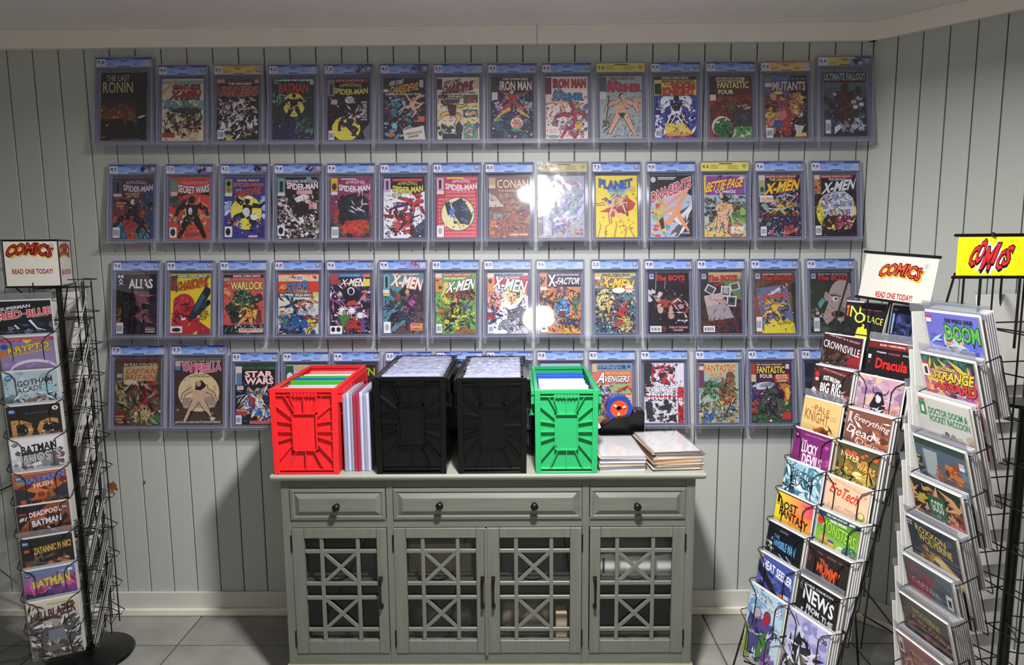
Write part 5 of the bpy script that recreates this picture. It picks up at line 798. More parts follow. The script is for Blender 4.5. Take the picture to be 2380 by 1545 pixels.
# ================================================================== wire racks and their bagged comics
BW, BH = .160, .244                                   # backing board
CWd, CHt = .153, .236                                 # printed cover
BOARD = MB().box(-BW/2, BW/2, -.0008, .0012, 0, BH).mesh('board', M['board'], bevel=.0006, seg=1)
def bag_mesh():
    mb = MB(); mb.box(-BW/2-.002, BW/2+.002, -.0082, -.0077, -.002, BH+.001)
    mb.box(-BW/2-.002, BW/2+.002, -.0030, -.0026, BH+.001, BH+.020)
    return mb.mesh('bag', M['bag'])
BAG = bag_mesh()
FLAP = MB().box(-BW/2-.003, BW/2+.003, -.0016, -.0010, BH+.001, BH+.022).mesh('bag_flap', M['bagtop'])
BSHEET = MB().box(-BW/2-.002, BW/2+.002, -.0022, -.0018, -.002, BH+.012).mesh('bag', M['bag'])
def comic(label, T, art=None, seed=1, group=None, flap=False, cat='comic', hh=150.0):
    o = thing('bagged_comic', label, cat, group=group); o.matrix_world = T
    link('board', BOARD, o)
    if art:
        a = Art(CWd, CHt, hh).run(art, seed).block(.0045); c = link('cover', a.mesh('cover'), o, (0, -.0054, .004))
        link('bag', BAG, o)
    else: link('bag', BSHEET, o)
    if flap: link('bag_flap', FLAP, o)
    return o
def frame(P0, psi, fo, dz, row, du, lean, dn=0, dzz=0):
    """pose of a comic: its top-left corner follows the pocket rows of a rack face; lean > 0 tips the top back"""
    u = Vector((math.cos(psi), math.sin(psi), 0)); n = Vector((math.sin(psi), -math.cos(psi), 0))
    top = Vector(P0)+n*(row*fo+dn)+Vector((0, 0, -row*dz+dzz))+u*(du+BW/2)
    dn_ = Vector((0, 0, -math.cos(lean)))+n*math.sin(lean)
    base = top+dn_*BH; z = -dn_; y = -(n*math.cos(lean)+Vector((0, 0, math.sin(lean))))
    return Matrix(((u.x, y.x, z.x, base.x), (u.y, y.y, z.y, base.y), (u.z, y.z, z.z, base.z), (0, 0, 0, 1)))
def pocket_mesh(sgn=1):
    mb = MB(); r = .0016
    for s in (-1, 1):
        x = s*(BW/2+.010); xi = s*BW*.27
        mb.tube([(x, .022, .145), (x, -.018, .142), (x*.94, -.026, .138), (xi*1.25, -.026, .118), (xi, -.026, .100), (xi, -.024, .050), (xi*1.1, -.022, .004), (xi*1.1, .020, -.006)], r, 5)
        mb.tube([(x, .022, .145), (x, .022, -.006)], r*.8, 4)
    mb.tube([(-BW/2-.010, .020, -.006), (BW/2+.010, .020, -.006)], r, 5); mb.tube([(-BW*.30, -.020, .001), (BW*.30, -.020, .001)], r, 5)
    mb.tube([(-BW/2-.010, .022, .145), (BW/2+.010, .022, .145)], r*.8, 4)
    return mb.mesh('pocket', M['wire'])
POCKET = pocket_mesh()
# ---------------------------------------------------------------- the printed fronts
DCB = 'e 10 14 7 6 2a5aa0|t 5.5 11 9 6 e8eef4 b DC'
ART_L = [
 ('black and blue cover with red and white lettering','b 10131c|n 0 50 100 100 90 8 1c2a40,2c405c,0c1018,4a5a78,16202c|n 10 70 80 40 20 6 5a6a8a,8090a8|l e8e8e8 4:2 30,62 38,72|l e8e8e8 5:1 58,50 70,72 86,78|t 8 12 54 9 d8dce0 bu SUPERMAN|t 3 26 42 19 d03a44/e8e0e0 bu RED|t 46 30 8 6 ccc u AND|t 55 20 44 19 d03a44/e8e0e0 bu BLUE|t 64 39 30 4 c88 u SPECIAL'),
 ('lilac cover with yellow lettering and a red strip','b 8a7aa8|g 0 0 100 150 8070a0 a090b4|r 0 3 100 8 b03034|t 10 4.5 80 4.5 e89a8a - SUMMER OF SUPERMAN|t 14 20 76 17 e0c030/641 bu KRYPTO|t 16 38 76 6 e0c030/641 bu LAST DOG OF KRYPTON|e 8 24 7 7 2a4a9a|r 0 34 10 18 c86a2a|e 58 92 46 32 d8d0e0|e 58 97 44 30 8a7aa0|n 0 60 100 80 20 8 9a8cb4,8878a4|p d8c040 40,8 60,8 50,18'),
 ('pale grey blue cover with outlined lettering','b a8bcc4|n 0 0 100 150 60 10 8aa4ac,b8ccd4,6a8890,c8d8dc|n 0 70 100 70 80 8 2f4650,4a6870,1f3038,5c7a80|n 44 68 24 34 16 6 b8896a,9a6a50|k 4 60 92 40 30 7 dfe8ea,141c20|t 24 20 66 16 243a44/c8d8dc bu GOTHAM|t 22 38 70 15 34505a/dfeaec bu ACADEMY|e 80 46 12 10 8ac0c8|'+DCB),
 ('black cover with two large picture filled letters','b 131112|t 6 38 40 58 c08a4a b D|t 52 38 42 58 c08a4a b C|n 10 42 32 44 14 4 d8a860,7a4a2a,e0c090,8a5a30|n 58 42 32 44 14 4 c89050,8a4a34,e0c090,d0783a|r 21 50 9 34 131112|t 34 20 44 3 888 - JUSTICE|e 90 12 6 6 e0dcd8|t 88.5 9 3 6 222 b 1|'+DCB+'|g 0 100 100 50 131112 2a2424'),
 ('white cover with black lettering over grey smoke','b e4e4e4|n 4 34 92 60 60 9 8a8a8e,5a5a5e,b8b8bc,c8c8cc,6a6a70|p 2a2c30 14,44 30,36 84,32 92,42 70,46 40,44|n 76 44 20 20 8 6 7a4a50|t 20 14 66 22 131313 bu BATMAN|t 18 40 74 22 d8d8da/77777c u GHOSTS|e 9 13 5 5 222|t 6 10 6 5 eee b DC|n 0 90 100 60 30 10 9a9a9e,c4c4c8'),
 ('orange cover with blue lettering and a dark city','b b4572a|n 0 30 100 120 70 10 c4642c,8a3a1c,d8783a,6a2c1a|p 2a2c3c 0,40 40,60 34,72 0,78|p 2a2c3c 100,36 70,58 76,72 100,80|n 0 74 36 70 30 7 1f1f26,2c2a30|n 70 74 30 70 30 7 1f2026,3a3a44|p 6a4a2a 56,104 58,66 62,58 66,66 68,104|n 40 100 36 40 24 5 d8a04a,8a5a2a,3a2a20|t 18 9 78 18 6a86d8/26284a bu BATMAN|t 36 29 36 14 e8dcd0 bu HUSH|r 4 24 16 5 4aa|r 5 30 14 5 d60|r 4 3 92 1.5 d8a080|'+DCB),
 ('brown orange cover with white and blue lettering','b 8a4a26|n 0 20 100 130 70 10 a85c2c,6a3418,c07a3c,4a2414|p 181820 0,0 60,0 20,40 0,70|n 20 80 70 60 40 8 c87a44,3a2a34,8a4a2a,d8945a|p 20202a 92,30 96,44 78,70 66,80 80,50|l e8e8ec 3:1 54,66 74,88|t 22 15 62 15 f0ece8/b02a2c bu DEADPOOL|t 26 40 56 18 e8ecf4/24345a bu BATMAN|t 4 30 13 13 f0f0f0 bs #1|r 3 20 14 5 c03a34|e 90 15 6 6 2a5aa0|t 86.5 12 8 6 e8eef4 b DC|n 30 60 40 20 12 6 17171f|n 0 96 40 50 16 8 243a70'),
 ('near black cover with gold lettering and red figures','b 1d1a18|n 0 60 100 90 60 8 2a1a14,4a2418,1c1412|n 6 76 24 50 18 6 c86a34,a0482a,d89060|n 42 70 22 40 18 6 a83a2c,d8784a,6a2418|n 70 66 22 30 12 5 b04a38,d88a60|k 10 40 80 40 12 10 6a5a50|t 24 24 72 20 d8b050/6a4a1a bu ZATANNIC PANIC!|r 6 32 10 8 c85a30|r 0 1 100 6 2a2a34|'+DCB),
 ('magenta and violet cover with yellow block lettering','b a03a78|g 0 0 100 60 5a86b0 b04a88|k 0 30 100 60 24 14 d86aa8,8a2a6a|n 0 70 100 80 60 10 5a3a7a,42306a,7a4a90,2a2444|p 2a2c50 30,92 40,66 52,70 58,110 26,118|e 48 66 7 8 b8ccd8|e 74 50 5 4 8ac0c8|n 40 60 50 50 24 8 5a4078,6a5090|t 16 26 72 26 e0d83a bup BATMAN|n 20 8 60 14 16 5 8ab0b0,6a8aa0|e 9 13 6 5 222|t 5 10 8 5 eee b DC|e 90 12 5 4 f0f0f0'),
 ('white grey cover with brown lettering, seated figure','b c8c6c0|g 0 0 100 30 dcd8bc c8c6c0|n 0 44 100 106 150 8 8a8884,b8b6b2,6a6866,d4d2ce,9a9894|k 0 44 100 104 90 12 4a4846,e8e6e2,2c2a28|m 52 88 76 5a5c60 a89a90 C 0 1.5|e 52 58 7 9 b0a090|p 7a8088 36,78 66,76 70,108 34,108|n 30 104 44 10 8 4 b0a090|n 4 116 92 30 40 9 4a4844,6e6c68|t 6 20 88 24 5a2c24 bup HELLBLAZER|k 4 8 90 44 12 8 4a241e|r 40 8 50 2 c8c060')]
ART_A0 = [
 ('black cover with yellow lettering','b 1c1a1e|e 50 92 15 36 e0dc3a|p 2f6a3a 70,130 78,74 84,70 92,130|n 0 60 100 90 20 9 2a2630,141216|t 14 10 26 30 e8e848 - N|e 40 40 13 14 e8e848|e 40 40 9 10 1c1a1e|t 52 34 46 17 e8e848 d PLACE|e 7 14 4 5 d86a2a|r 5 20 5 18 c8502a|r 40 17 50 1.5 a55'),
 ('dark red brown cover with thin white lettering','b 3a1a1e|p 8a1f24 66,60 100,40 100,150 84,120|n 0 48 70 80 60 8 3a2c26,4a382e,26201c,5a4638|n 10 66 50 20 14 5 6a5844,2a221c|e 20 76 3 3 c8a040|k 10 60 60 40 20 6 15100e|t 3 22 94 20 ece8e4 d CROWNSVILLE|t 14 5 80 5 e0c8c8 d THE PAST IS A GHOST'),
 ('brown black cover with fat white rounded lettering','b 3a2a28|n 0 60 100 90 50 8 8a5a54,5a3a34,b87a74,d8c8c0|n 70 50 30 40 14 4 c8c0b8,8a2a2c|r 0 6 100 8 6a2420|t 24 8 64 4 eab d SPECIAL DOUBLE-SIZED ISSUE|t 28 25 44 13 f4f0ec bad POST MALONES|t 22 40 56 30 f4f0ec/3a2a28 bp BIG RIG|e 11 22 7 7 c02a2a|e 11 36 6 6 b83a34|e 11 36 4 4 e8dcd4|t 10 34 2.5 4 b33 b 3|k 10 70 80 60 30 8 d8c8c0,2a1c1a'),
 ('tan cover with brown lettering, long red hair','b d8b878|n 0 80 100 70 10 12 d0b070|t 32 18 40 16 8a4a24 d PALE|t 8 34 64 28 8a4a24 d KNIGHT|t 22 22 8 5 8a4a24 - THE|r 76 36 16 1.5 a86|r 76 41 14 1.5 a86|r 76 46 15 1.5 a86|p 7a3c24 34,110 40,80 56,68 74,76 84,110 86,150 30,150|p 2a1a16 62,100 74,84 82,112 84,150 60,150|e 52 98 9 14 d8a078|k 34 70 48 70 26 10 a85a34,5a2a1a'),
 ('magenta and purple cover with white ornate lettering','b 7a2468|n 20 60 80 70 60 10 b83a8a,a02a78,d060a0,8a2a70|n 0 90 60 60 40 8 b8d8e8,8ab8d8,d8e8f0|n 60 100 40 40 16 8 c83a8a,d8e0ec|t 22 24 16 8 f0e8f0 - THE|t 26 32 42 26 f4eef4 b LUCKY|t 30 60 52 30 f4eef4 b DEVILS|r 6 6 9 20 2a1424|e 10 14 3 5 c8a0c0|e 90 28 5 5 b05a9a|t 30 8 60 3 d8b0d0 - FROM THE WORLD OF'),
 ('pale aqua cover with black lettering','b a8ccd4|n 0 0 100 150 90 11 8ab8c4,c8e0e4,6aa0b0,b8d4d8|k 0 0 100 150 70 14 2a5a68,e8f4f4,4a8090|n 0 60 30 70 26 8 1f3a44,2c5460|t 22 20 58 19 10181c d HECTOR|t 22 41 58 19 10181c d PLASM|r 82 34 14 2 467|r 82 39 12 2 467|r 24 64 50 2 e8f4f4|p cfe0e4 40,96 52,76 66,80 74,130 44,150'),
 ('yellow to pink cover with heavy black lettering','b e8d020|h 0 0 100 80 e8d820 e83a6a|g 40 40 60 40 e8783a e8a020|r 0 78 100 4 e8c020|t 13 22 48 22 15100e b LOST|t 13 46 80 24 15100e bd FANTASY|r 3 12 7 20 2a1a0e|r 3 34 7 4 c43|r 0 0 100 3 222|n 0 84 100 66 30 10 e8e4e0,d0ccc8|p 2a2826 0,86 40,86 70,100 60,106 30,94 0,94|t 72 12 22 3 823 - FERREYRA'),
 ('black cover with pale blue lettering and glasses','b 10141a|t 20 26 16 10 6ab0d8 - THE|t 20 38 62 22 5aa8d8/123 bp INVISIBLE MAN|l b8c8f0 2.5 40,74 70,92 74,104|l b8c8f0 3 40,96 70,96 70,118 42,118 40,96|l b8c8f0 2.5 60,70 84,88|n 0 40 20 60 18 5 c8c8b0,888|r 32 8 28 8 2a2c34|t 35 10 22 4 99a - MONSTERS|n 0 100 100 50 20 8 181c24,0c0e12'),
 ('blue violet cover with bold white lettering','b 4a5aa0|n 0 40 100 110 70 10 3a4880,5a6ab0,2a3260,6a74b8|p 1c1a22 0,20 20,40 60,84 84,100 70,104 40,84 0,50|n 0 80 40 60 26 8 2a2630,5a4a6a|n 60 84 40 60 26 8 a8542c,6a3428,c8824a|t 14 18 84 24 f0f0f8 bd HEAT SEEKER|t 16 45 78 8 2a3060 bd A GUN HONEY SERIES|r 1 3 10 11 d8903a|r 80 74 14 10 d8d8e8'),
 ('pale sky cover with robed figures','b b8d4dc|n 0 0 100 80 50 10 a0c4d4,c8e0e4,8ab0cc,7a9ac8|p 8a9a34 4,80 20,66 26,150 0,150|m 30 92 92 4a4a80 b8a8b0 S 0 1.9|m 58 90 96 5a4a8a a02a44 S 0 1.7|p 3f7a3a 46,84 66,80 72,150 40,150|n 50 120 44 30 30 7 8a5aa0,a878b8,5a3a7a|k 8 60 84 88 40 8 2a2a44,ccd|t 30 5 36 8 6a7690 d Sacred and Profane|t 6 16 88 14 f8fafc/2a3a50 bd SPACE QUEST|e 54 58 8 10 a82a44')]
ART_A1 = [
 ('navy cover with a copper helmet, half covered','b 232c4a|n 0 20 100 120 50 10 2c3a64,1a2038,3a4a80,141828|e 74 44 18 16 b8722e|e 70 52 12 12 d89a4a|n 50 40 40 60 24 7 2a3050,5a5a8a,8a5a30|t 4 6 8 6 ccd b 03|r 4 20 3 50 8ab0d8'),
 ('black cover with red lettering and strip','b 151315|r 0 0 100 16 6a1f1c|t 26 5 56 5 e8c0b8 b BLACK + WHITE SPECIAL|t 20 24 22 4 ddd b TYNION|r 46 22 28 9 3a1414|t 48 24.5 24 4 b66 - MONSTERS|t 78 24 18 4 ddd - SIMMONDS|t 22 40 70 26 d8281f/300 b Dracula|n 0 80 100 70 30 9 4a4848,8a8888,2a2828,b8b4b0|r 3 34 7 10 ccc|r 4 48 5 8 722'),
 ('painted mauve cover with a long haired horned woman','b b89aa0|n 0 0 100 150 110 12 c8a88a,a8889a,d0b4a4,8a6a8a,b8909c|n 60 60 40 60 20 9 c8784a,d8986a|n 0 100 100 50 40 9 3a3840,54506a,28262c|p 1f1c24 34,70 46,34 58,34 70,72 64,84 40,84|e 52 52 6 9 c8c0cc|l 2a2228 3:1 46,40 38,36 36,24|l 2a2228 3:1 58,40 68,36 72,24|p c8c4d8 38,84 66,84 62,112 42,112|p 26242c 40,90 64,90 62,104 42,104|n 30 110 44 40 30 6 201e24,34303a|k 20 40 60 90 24 7 e0d8e0'),
 ('brown cover with white script lettering','b 7a4a3c|n 30 60 70 90 50 11 a86038,b87040,8a4a30,c88a58|n 60 30 40 90 20 10 5a3430,9a5a44|t 18 16 80 18 f0e4e0 ds Everything|t 6 42 60 20 f0e4e0 ds Dead|t 72 52 12 14 e0c8c0 d &|t 28 70 66 18 d8b8a8 ds Dying|k 6 10 90 80 10 10 e8d8d0|r 4 6 7 22 c8b0a8'),
 ('murky gold battlefield cover with cream lettering','b 5c5030|g 0 0 100 100 3c3c30 8a7434|n 20 40 60 50 40 10 c8a848,b08a38,e0c868,8a7030|e 56 66 12 8 ecd88a|n 0 60 36 90 40 8 6a5a34,4a4028,8a7a44|n 50 84 50 60 50 8 2a2a22,3a3a2e,54523a|k 0 50 100 90 50 8 1c1a14,b09848|t 12 18 44 17 e8c88a/621 bd NEVER|t 50 36 44 17 e8a860/621 bd WARS|n 10 12 84 10 14 5 c8542c'),
 ('peach cover with red script lettering','b e0bc98|t 10 18 66 26 c8402f bds EroTech|t 44 40 12 5 a54 b No.1|t 14 7 70 6 a07a5a d OFFICE TALES OF CYBER LOVE!|t 48 66 36 6 c05a48 bd ADULTS ONLY!|e 6 13 4.5 5 c8886a|e 86 70 10 11 8a9a3a|e 86 68 6 7 d8c890|n 0 88 40 40 18 8 8a2a6a,c890b0,e8d8c8|n 60 90 40 40 12 8 a8487a,e0c8a8|r 80 14 14 16 d8b08c|k 81 15 12 14 10 2 876|n 6 64 34 24 30 2 c0987a'),
 ('green cover with green lettering, blue strip','b 6a9a34|g 0 12 100 70 5a8a30 8ab848|r 0 2 100 10 24305a|t 20 4 50 5 e0e4ec b FREE COMIC BOOK DAY|t 74 3 14 7 f0f0f0 b #0|t 30 14 40 7 e8ecc8 b MARK SPEARS|t 12 24 82 30 9ac848/2a5a1c bd MONSTERS|e 8 24 9 10 c83038|t 2.5 22 11 4 611 b HORROR|e 38 76 10 10 d8b848|p 4a4a90 28,70 48,70 44,64 32,64|e 64 84 14 16 d8dca0|e 84 78 18 18 3a6a80|n 70 64 30 36 26 5 4a8a5a,2a4a6a,8a9a4a|n 10 60 20 26 14 5 8a6a3a,c89a5a|n 0 100 100 50 40 9 3a5a4a,5a7a8a,88a06a'),
 ('charcoal cover with orange dripping lettering','b 2a2220|t 30 27 22 13 e05a30 bd The|t 26 38 56 28 e05a30/311 bpd MUMMY|t 22 12 14 4 977 - TYNION|r 44 10 26 9 3a2a28|t 46 12.5 22 4 a66 - MONSTERS|r 74 13 20 3 755|e 52 88 15 26 7a5a54|n 40 64 26 40 18 5 8a6a62,5a403c|n 0 90 100 60 30 9 332926,1c1615|r 3 30 6 16 6a3020'),
 ('black cover with chunky white lettering','b 1e1d1c|t 14 20 76 36 e4e6e4 bd NEWS|t 26 60 32 14 e4e6e4 bd FROM|t 64 67 28 13 e4e6e4 bd THE|t 14 78 76 26 d8dcda bd FALL OUT|t 14 9 70 6 c8c8c4 b CHRIS CONDON|r 3 6 8 24 4a4846|e 7 14 3 5 999|n 0 110 100 40 30 9 26304a,3a4a6a,c8c8cc,141414'),
 ('pale lilac cover with a dark caped rider','b aeb0d0|n 0 0 100 80 60 12 9aa0d0,c0bcd8,8a88b8,d0ccdc|e 50 130 24 26 d8d0a0|p 24262c 20,110 30,60 60,50 84,80 88,120 70,150 20,150|p 191b20 16,66 30,30 40,50 34,90|n 0 84 50 66 50 9 2a2c22,4a4a34,6a6a4a,191a16|n 50 60 46 40 24 7 5a4a5a,8a6a70|k 10 40 80 100 50 10 101216,d8d8e8|t 84 16 12 9 2a2c34 b 20|l 2a2c34 2 14,4 26,20')]
ART_B = [
 ('violet blue cover with green block lettering','b 6a68b8|n 0 40 100 110 70 10 5a6ac8,4a54a8,8a88d0,3a4a90|e 46 52 16 22 a8c848|e 46 52 12 17 7a78c0|n 30 50 36 30 24 6 d88a3a,c8b8d8,2a3458,e8a860|n 10 74 60 40 40 7 2a3050,5a6a9a,8a90b8|k 10 40 70 80 30 12 a8c8f0|t 38 8 52 8 20242a b ONE WORLD UNDER|t 36 20 62 30 5ab04a/1c3a20 b DOOM|r 2 5 10 5 c83a3a|r 2 11 10 8 ddd'),
 ('teal to pink cover with jagged yellow lettering','b b85a90|r 0 0 100 20 26443c|n 0 0 100 24 30 6 2f5a4a,1c342e,3f6a58|k 10 14 84 40 24 14 d8b848,9a4a8a|n 0 60 100 90 70 11 c86aa0,e8a85a,a050a0,e0c068,d87a8a|p e0d09a 8,84 30,66 50,84|n 50 56 24 40 26 6 b8b0c0,5a4a5a,2a2430,d8d0d8|n 44 84 56 60 30 8 d8985a,8a5aa0|t 26 18 40 7 c8d84a b DOCTOR|t 20 26 76 18 e0d048/542 bsp STRANGE|t 20 47 78 18 d83c48/511 bsp ASGARD|r 1 18 12 24 e8e4dc|r 1 14 12 5 c33|t 4 24 6 14 222 b 1|n 76 100 24 50 24 6 8aa0c8,e8d8a0,b03a5a'),
 ('pale cover with green lettering and green corner','b cfcfc4|n 0 60 100 90 60 12 b8ac98,a89880,c8bca8,8a7a68|t 20 18 74 13 3f8a58 b DOCTOR DOOM &|t 20 33 76 13 3f8a58 b ROCKET RACCOON|r 2 10 13 26 3f8a58|r 3 4 11 5 c55|t 6 18 5 13 f0f0ec b 1|m 50 82 40 5a5a64 6a6a6a S 0 1.4|m 38 86 22 5a4638 6a5444 S|n 70 72 26 30 24 5 4a4038,6a5a48|n 0 110 100 40 30 9 9a8a74'),
 ('slate blue cover with green lettering low down','b 5a6a78|g 0 0 100 14 2f463f 3a5048|p aab4b4 16,20 44,20 40,80 18,70|n 60 30 40 30 14 9 4a6a80,6a8498|n 60 36 24 50 34 7 c87a34,a8482a,e0a850,6a2c20|n 36 44 20 30 16 5 8a4434,b0683a|e 84 84 7 6 a8302c|t 14 84 70 18 4a9a3f/122 bd RUNAWAYS|r 86 24 10 8 d8b8b8|r 86 32 10 6 eee|n 0 100 100 50 40 9 2c3a4a,6a7a8a,b8c0c4,1c2630|n 2 30 10 50 12 6 c8b838,2a2a24'),
 ('dark rust cover with a green panel of white letters','b 5a3a2c|r 0 0 100 14 2c3430|n 0 16 100 130 110 10 8a4a2c,c07040,3a2a24,d8a068,6a3424,2a201c|k 0 16 100 100 60 14 e0b080,1c1412|n 14 26 20 20 12 5 c8b838|r 34 22 34 46 2f6a44|t 39 30 24 24 e4e8dc b GODS|t 48 58 6 6 e4e8dc - 01|n 72 60 26 40 24 7 b83a34,d8605a'),
 ('dark blue cover with gold lettering and a yellow beam','b 343c50|n 0 0 100 30 30 8 2a3040,444c60|p e0b048 34,60 60,56 100,84 100,104 60,86 36,72|p f4e4a8 40,64 66,64 100,90 100,96 60,78|n 24 40 24 40 26 6 8a6a44,b88a50,4a3a2c|n 10 74 50 60 60 8 a8803a,6a5230,3a3030,c8a050|p 24366a 40,120 100,104 100,150 44,150|l c8ccd8 4:1 50,90 66,116|t 18 12 60 14 d8c068/432 bd ROXXON|t 22 28 66 16 d8c068/432 bd WOLVERINE|r 1 5 12 5 c8a8a8|r 2 12 10 3 ccc|t 80 104 16 5 dde b FOLEY'),
 ('grey blue cover with red lettering, number corner','b 566270|n 0 30 100 120 60 12 485664,6a7684,3a4450|t 8 14 58 15 b8343a bd RED BAND|p 9a343c 6,36 52,36 54,66 30,72 6,60|t 14 42 54 10 c8c8cc d CAPTIVE|e 58 94 12 11 a8242e|n 50 84 40 36 30 6 2a2c34,6a6c74,8a242c|r 84 34 12 28 e8e8e4|t 87 42 6 14 222 b 1|k 70 80 30 50 14 10 8a96a4|p 8a242c 88,120 100,112 100,140|n 0 112 100 38 30 9 333a44,59636e'),
 ('dark red brown cover with olive gold lettering','b 3f2c26|n 0 40 100 110 100 9 5a2c24,8a2c28,2a201c,6a5a44,3a3a34|t 26 16 56 13 a8a048/332 bd WOLVERINE|t 24 34 66 15 c8a860 ds Kitty Pryde|n 50 60 50 60 40 8 a8343a,c8504a,4a1c1c|n 10 60 40 50 30 8 4a3a34,241c1a|k 0 40 100 100 50 9 14100f,b06a4a|p b0303a 30,70 80,110 76,140 60,120'),
 ('dusty rose cover with faded lettering, number corner','b 8a4a4e|n 0 20 100 130 80 10 a05a5c,7a3a40,b87a74,5a2c30|t 30 24 60 12 c8a060 bd WOLVERINE|t 34 40 60 10 c88a70 d DEEPCUT|r 3 8 12 34 e4dcd8|t 6 20 6 16 222 b 1|k 10 40 80 80 30 10 d8a090')]
# ---------------------------------------------------------------- left: round-based spinner with a white header box
LP0, LPSI, LDZ = (-1.7235, 2.2194, 1.4085), .4747, .1187
LC = Vector((-1.675, 2.47, 0))
ls = thing('comic_spinner_rack', 'black wire spinner rack with white header on a round base, far left', 'rack', LC)
def wl(o): return o
MB().lathe([(.0001, 0), (.150, 0), (.152, .004), (.146, .012), (.08, .020), (.03, .026), (.014, .034), (.014, .05), (.0001, .05)], 40).build('base', M['wbase'], ls, smooth=False)
MB().tube([(0, 0, .04), (0, 0, 1.60)], .008, 12).build('pole', M['wire'], ls)
fr = MB()
for dx, dy in ((.045, .03), (.10, -.02), (.03, .10), (-.03, .06), (.075, .075), (-.055, -.05)):
    fr.tube([(dx, dy, .10), (dx, dy, 1.46)], .0026, 6)
for k in range(12):
    z = .14+k*.118
    fr.tube([(-.055, -.05, z), (.045, .03, z), (.10, -.02, z), (.075, .075, z), (.03, .10, z), (-.03, .06, z), (-.055, -.05, z)], .0020, 5)
    fr.tube([(.03, .10, z+.03), (.12, .04, z+.03), (.13, .005, z+.03), (.045, -.012, z+.03)], .0018, 5)
fr.build('wire_frame', M['wire'], ls)
SIGN_ART = 'b e2e0d8|t 8 10 82 22 e8b838/e8a020 as COMICS|t 5 7 84 22 d0402a/511 as COMICS|r 86 4 8 9 ddd|r 87 5 6 7 777|r 88 6 4 5 ddd|t 12 57 76 11 a82622 b READ ONE TODAY!'
def sign_panel(name, W_, H_, art, par, Tm, back='e2e0d8'):
    a = Art(W_, H_, 100*H_/W_, .00003).run(art, 3).block(.0025, back); o = link(name, a.mesh(name), par); o.matrix_local = Tm; return o
# header box: corners on the plan
def sign_box(root, base, A, B_, C_, z0, z1, art):
    """panels along A-B and B-C, wires top and bottom"""
    inv = Matrix.Translation(-base)
    for p, q in ((A, B_), (B_, C_)):
        d = (q-p); W_ = d.length; u = d.normalized(); y = Vector((-u.y, u.x, 0)); m = (p+q)/2
        Tm = inv @ Matrix(((u.x, y.x, 0, m.x), (u.y, y.y, 0, m.y), (0, 0, 1, z0), (0, 0, 0, 1)))
        sign_panel('header_panel', W_*.97, z1-z0, art, root, Tm)
    Dd = A+(C_-B_); mb = MB()
    for z in (z0-.004, z1+.004):
        mb.tube([p-base+Vector((0, 0, z)) for p in (A, B_, C_, Dd)], .0034, 6, closed=True)
    for p in (A, B_, C_, Dd): mb.tube([p-base+Vector((0, 0, z0)), p-base+Vector((0, 0, z1))], .0022, 5)
    for s in (.2, .8):
        q = A.lerp(B_, s)-base; mb.tube([q+Vector((0, 0, z0-.004)), q+Vector((0, 0, z0-.016))], .003, 5)
    for q in (A.lerp(Dd, .5)-base, B_.lerp(C_, .5)-base):
        mb.tube([q+Vector((0, 0, z0-.004)), Vector((q.x*.35, q.y*.35, z0-.11))], .0026, 5)
    mb.build('header_frame', M['wire'], root)
A_, B2_, C_ = at(9, 610, 2.40).xy.to_3d(), at(138, 610, 2.44).xy.to_3d(), at(166, 606, 2.61).xy.to_3d()
sign_box(ls, LC, A_, B2_, C_, at(70, 664, 2.42).z, at(70, 561, 2.42).z, SIGN_ART)
PL = ORD
FB = R(-9)
for r, (what, art) in enumerate(ART_L):
    dn = (.0, -.0, 0, 0, 0, 0, 0, 0, 0, 0)[r]; T = frame(LP0, LPSI, 0, LDZ*.985, r, 0, FB, dn, .004 if r == 0 else 0)
    comic('comic, %s, %s down on left spinner' % (what, PL[r]), T, art, 500+r, flap=r in (0, 7), hh=150 if r == 9 else 178)
    pk = link('pocket', POCKET, ls); pk.matrix_local = Matrix.Translation(-LC) @ T
    if r in (1, 4, 5, 8, 9, 3):
        for q in range(3 if r == 5 else 1):
            T2 = frame(LP0, LPSI, 0, LDZ*.985, r, .004+.003*q, FB, dn-.0085-.006*q, .004)
            comic('spare copy, %s one behind the front comic, %s down on left spinner' % (PL[q], PL[r]), T2, group='spare copies in the left spinner')
# pockets on the far side, seen edge on and from behind
for r in range(8):
    z = 1.42-r*.152
    psi = math.atan2(.86, -.52)+R(rng.uniform(-3, 3)); p0 = (LC.x+.150, LC.y-.075, z)
    ncop = (1, 2, 4, 2, 2, 2, 3, 3)[r]
    for q in range(ncop):
        T = frame(p0, psi, 0, 0, 0, -.01, R(-14), -.006*q+.0, rng.uniform(-.004, .004))
        comic('edge on bagged comic, %s from outside, %s pocket down, right side of left spinner' % (PL[q], PL[r]), T, group='edge on comics in the left spinner', flap=q == 0)
    pk = link('pocket', POCKET, ls); pk.matrix_local = Matrix.Translation(-LC) @ T
for r in range(8):
    T = frame((LC.x+.015, LC.y+.135, 1.42-r*.142), LPSI+math.pi, 0, 0, 0, 0, R(-7), 0, 0)
    comic('white backed comic seen from behind, %s down on the left spinner' % PL[r], T)
    pk = link('pocket', POCKET, ls); pk.matrix_local = Matrix.Translation(-LC) @ T
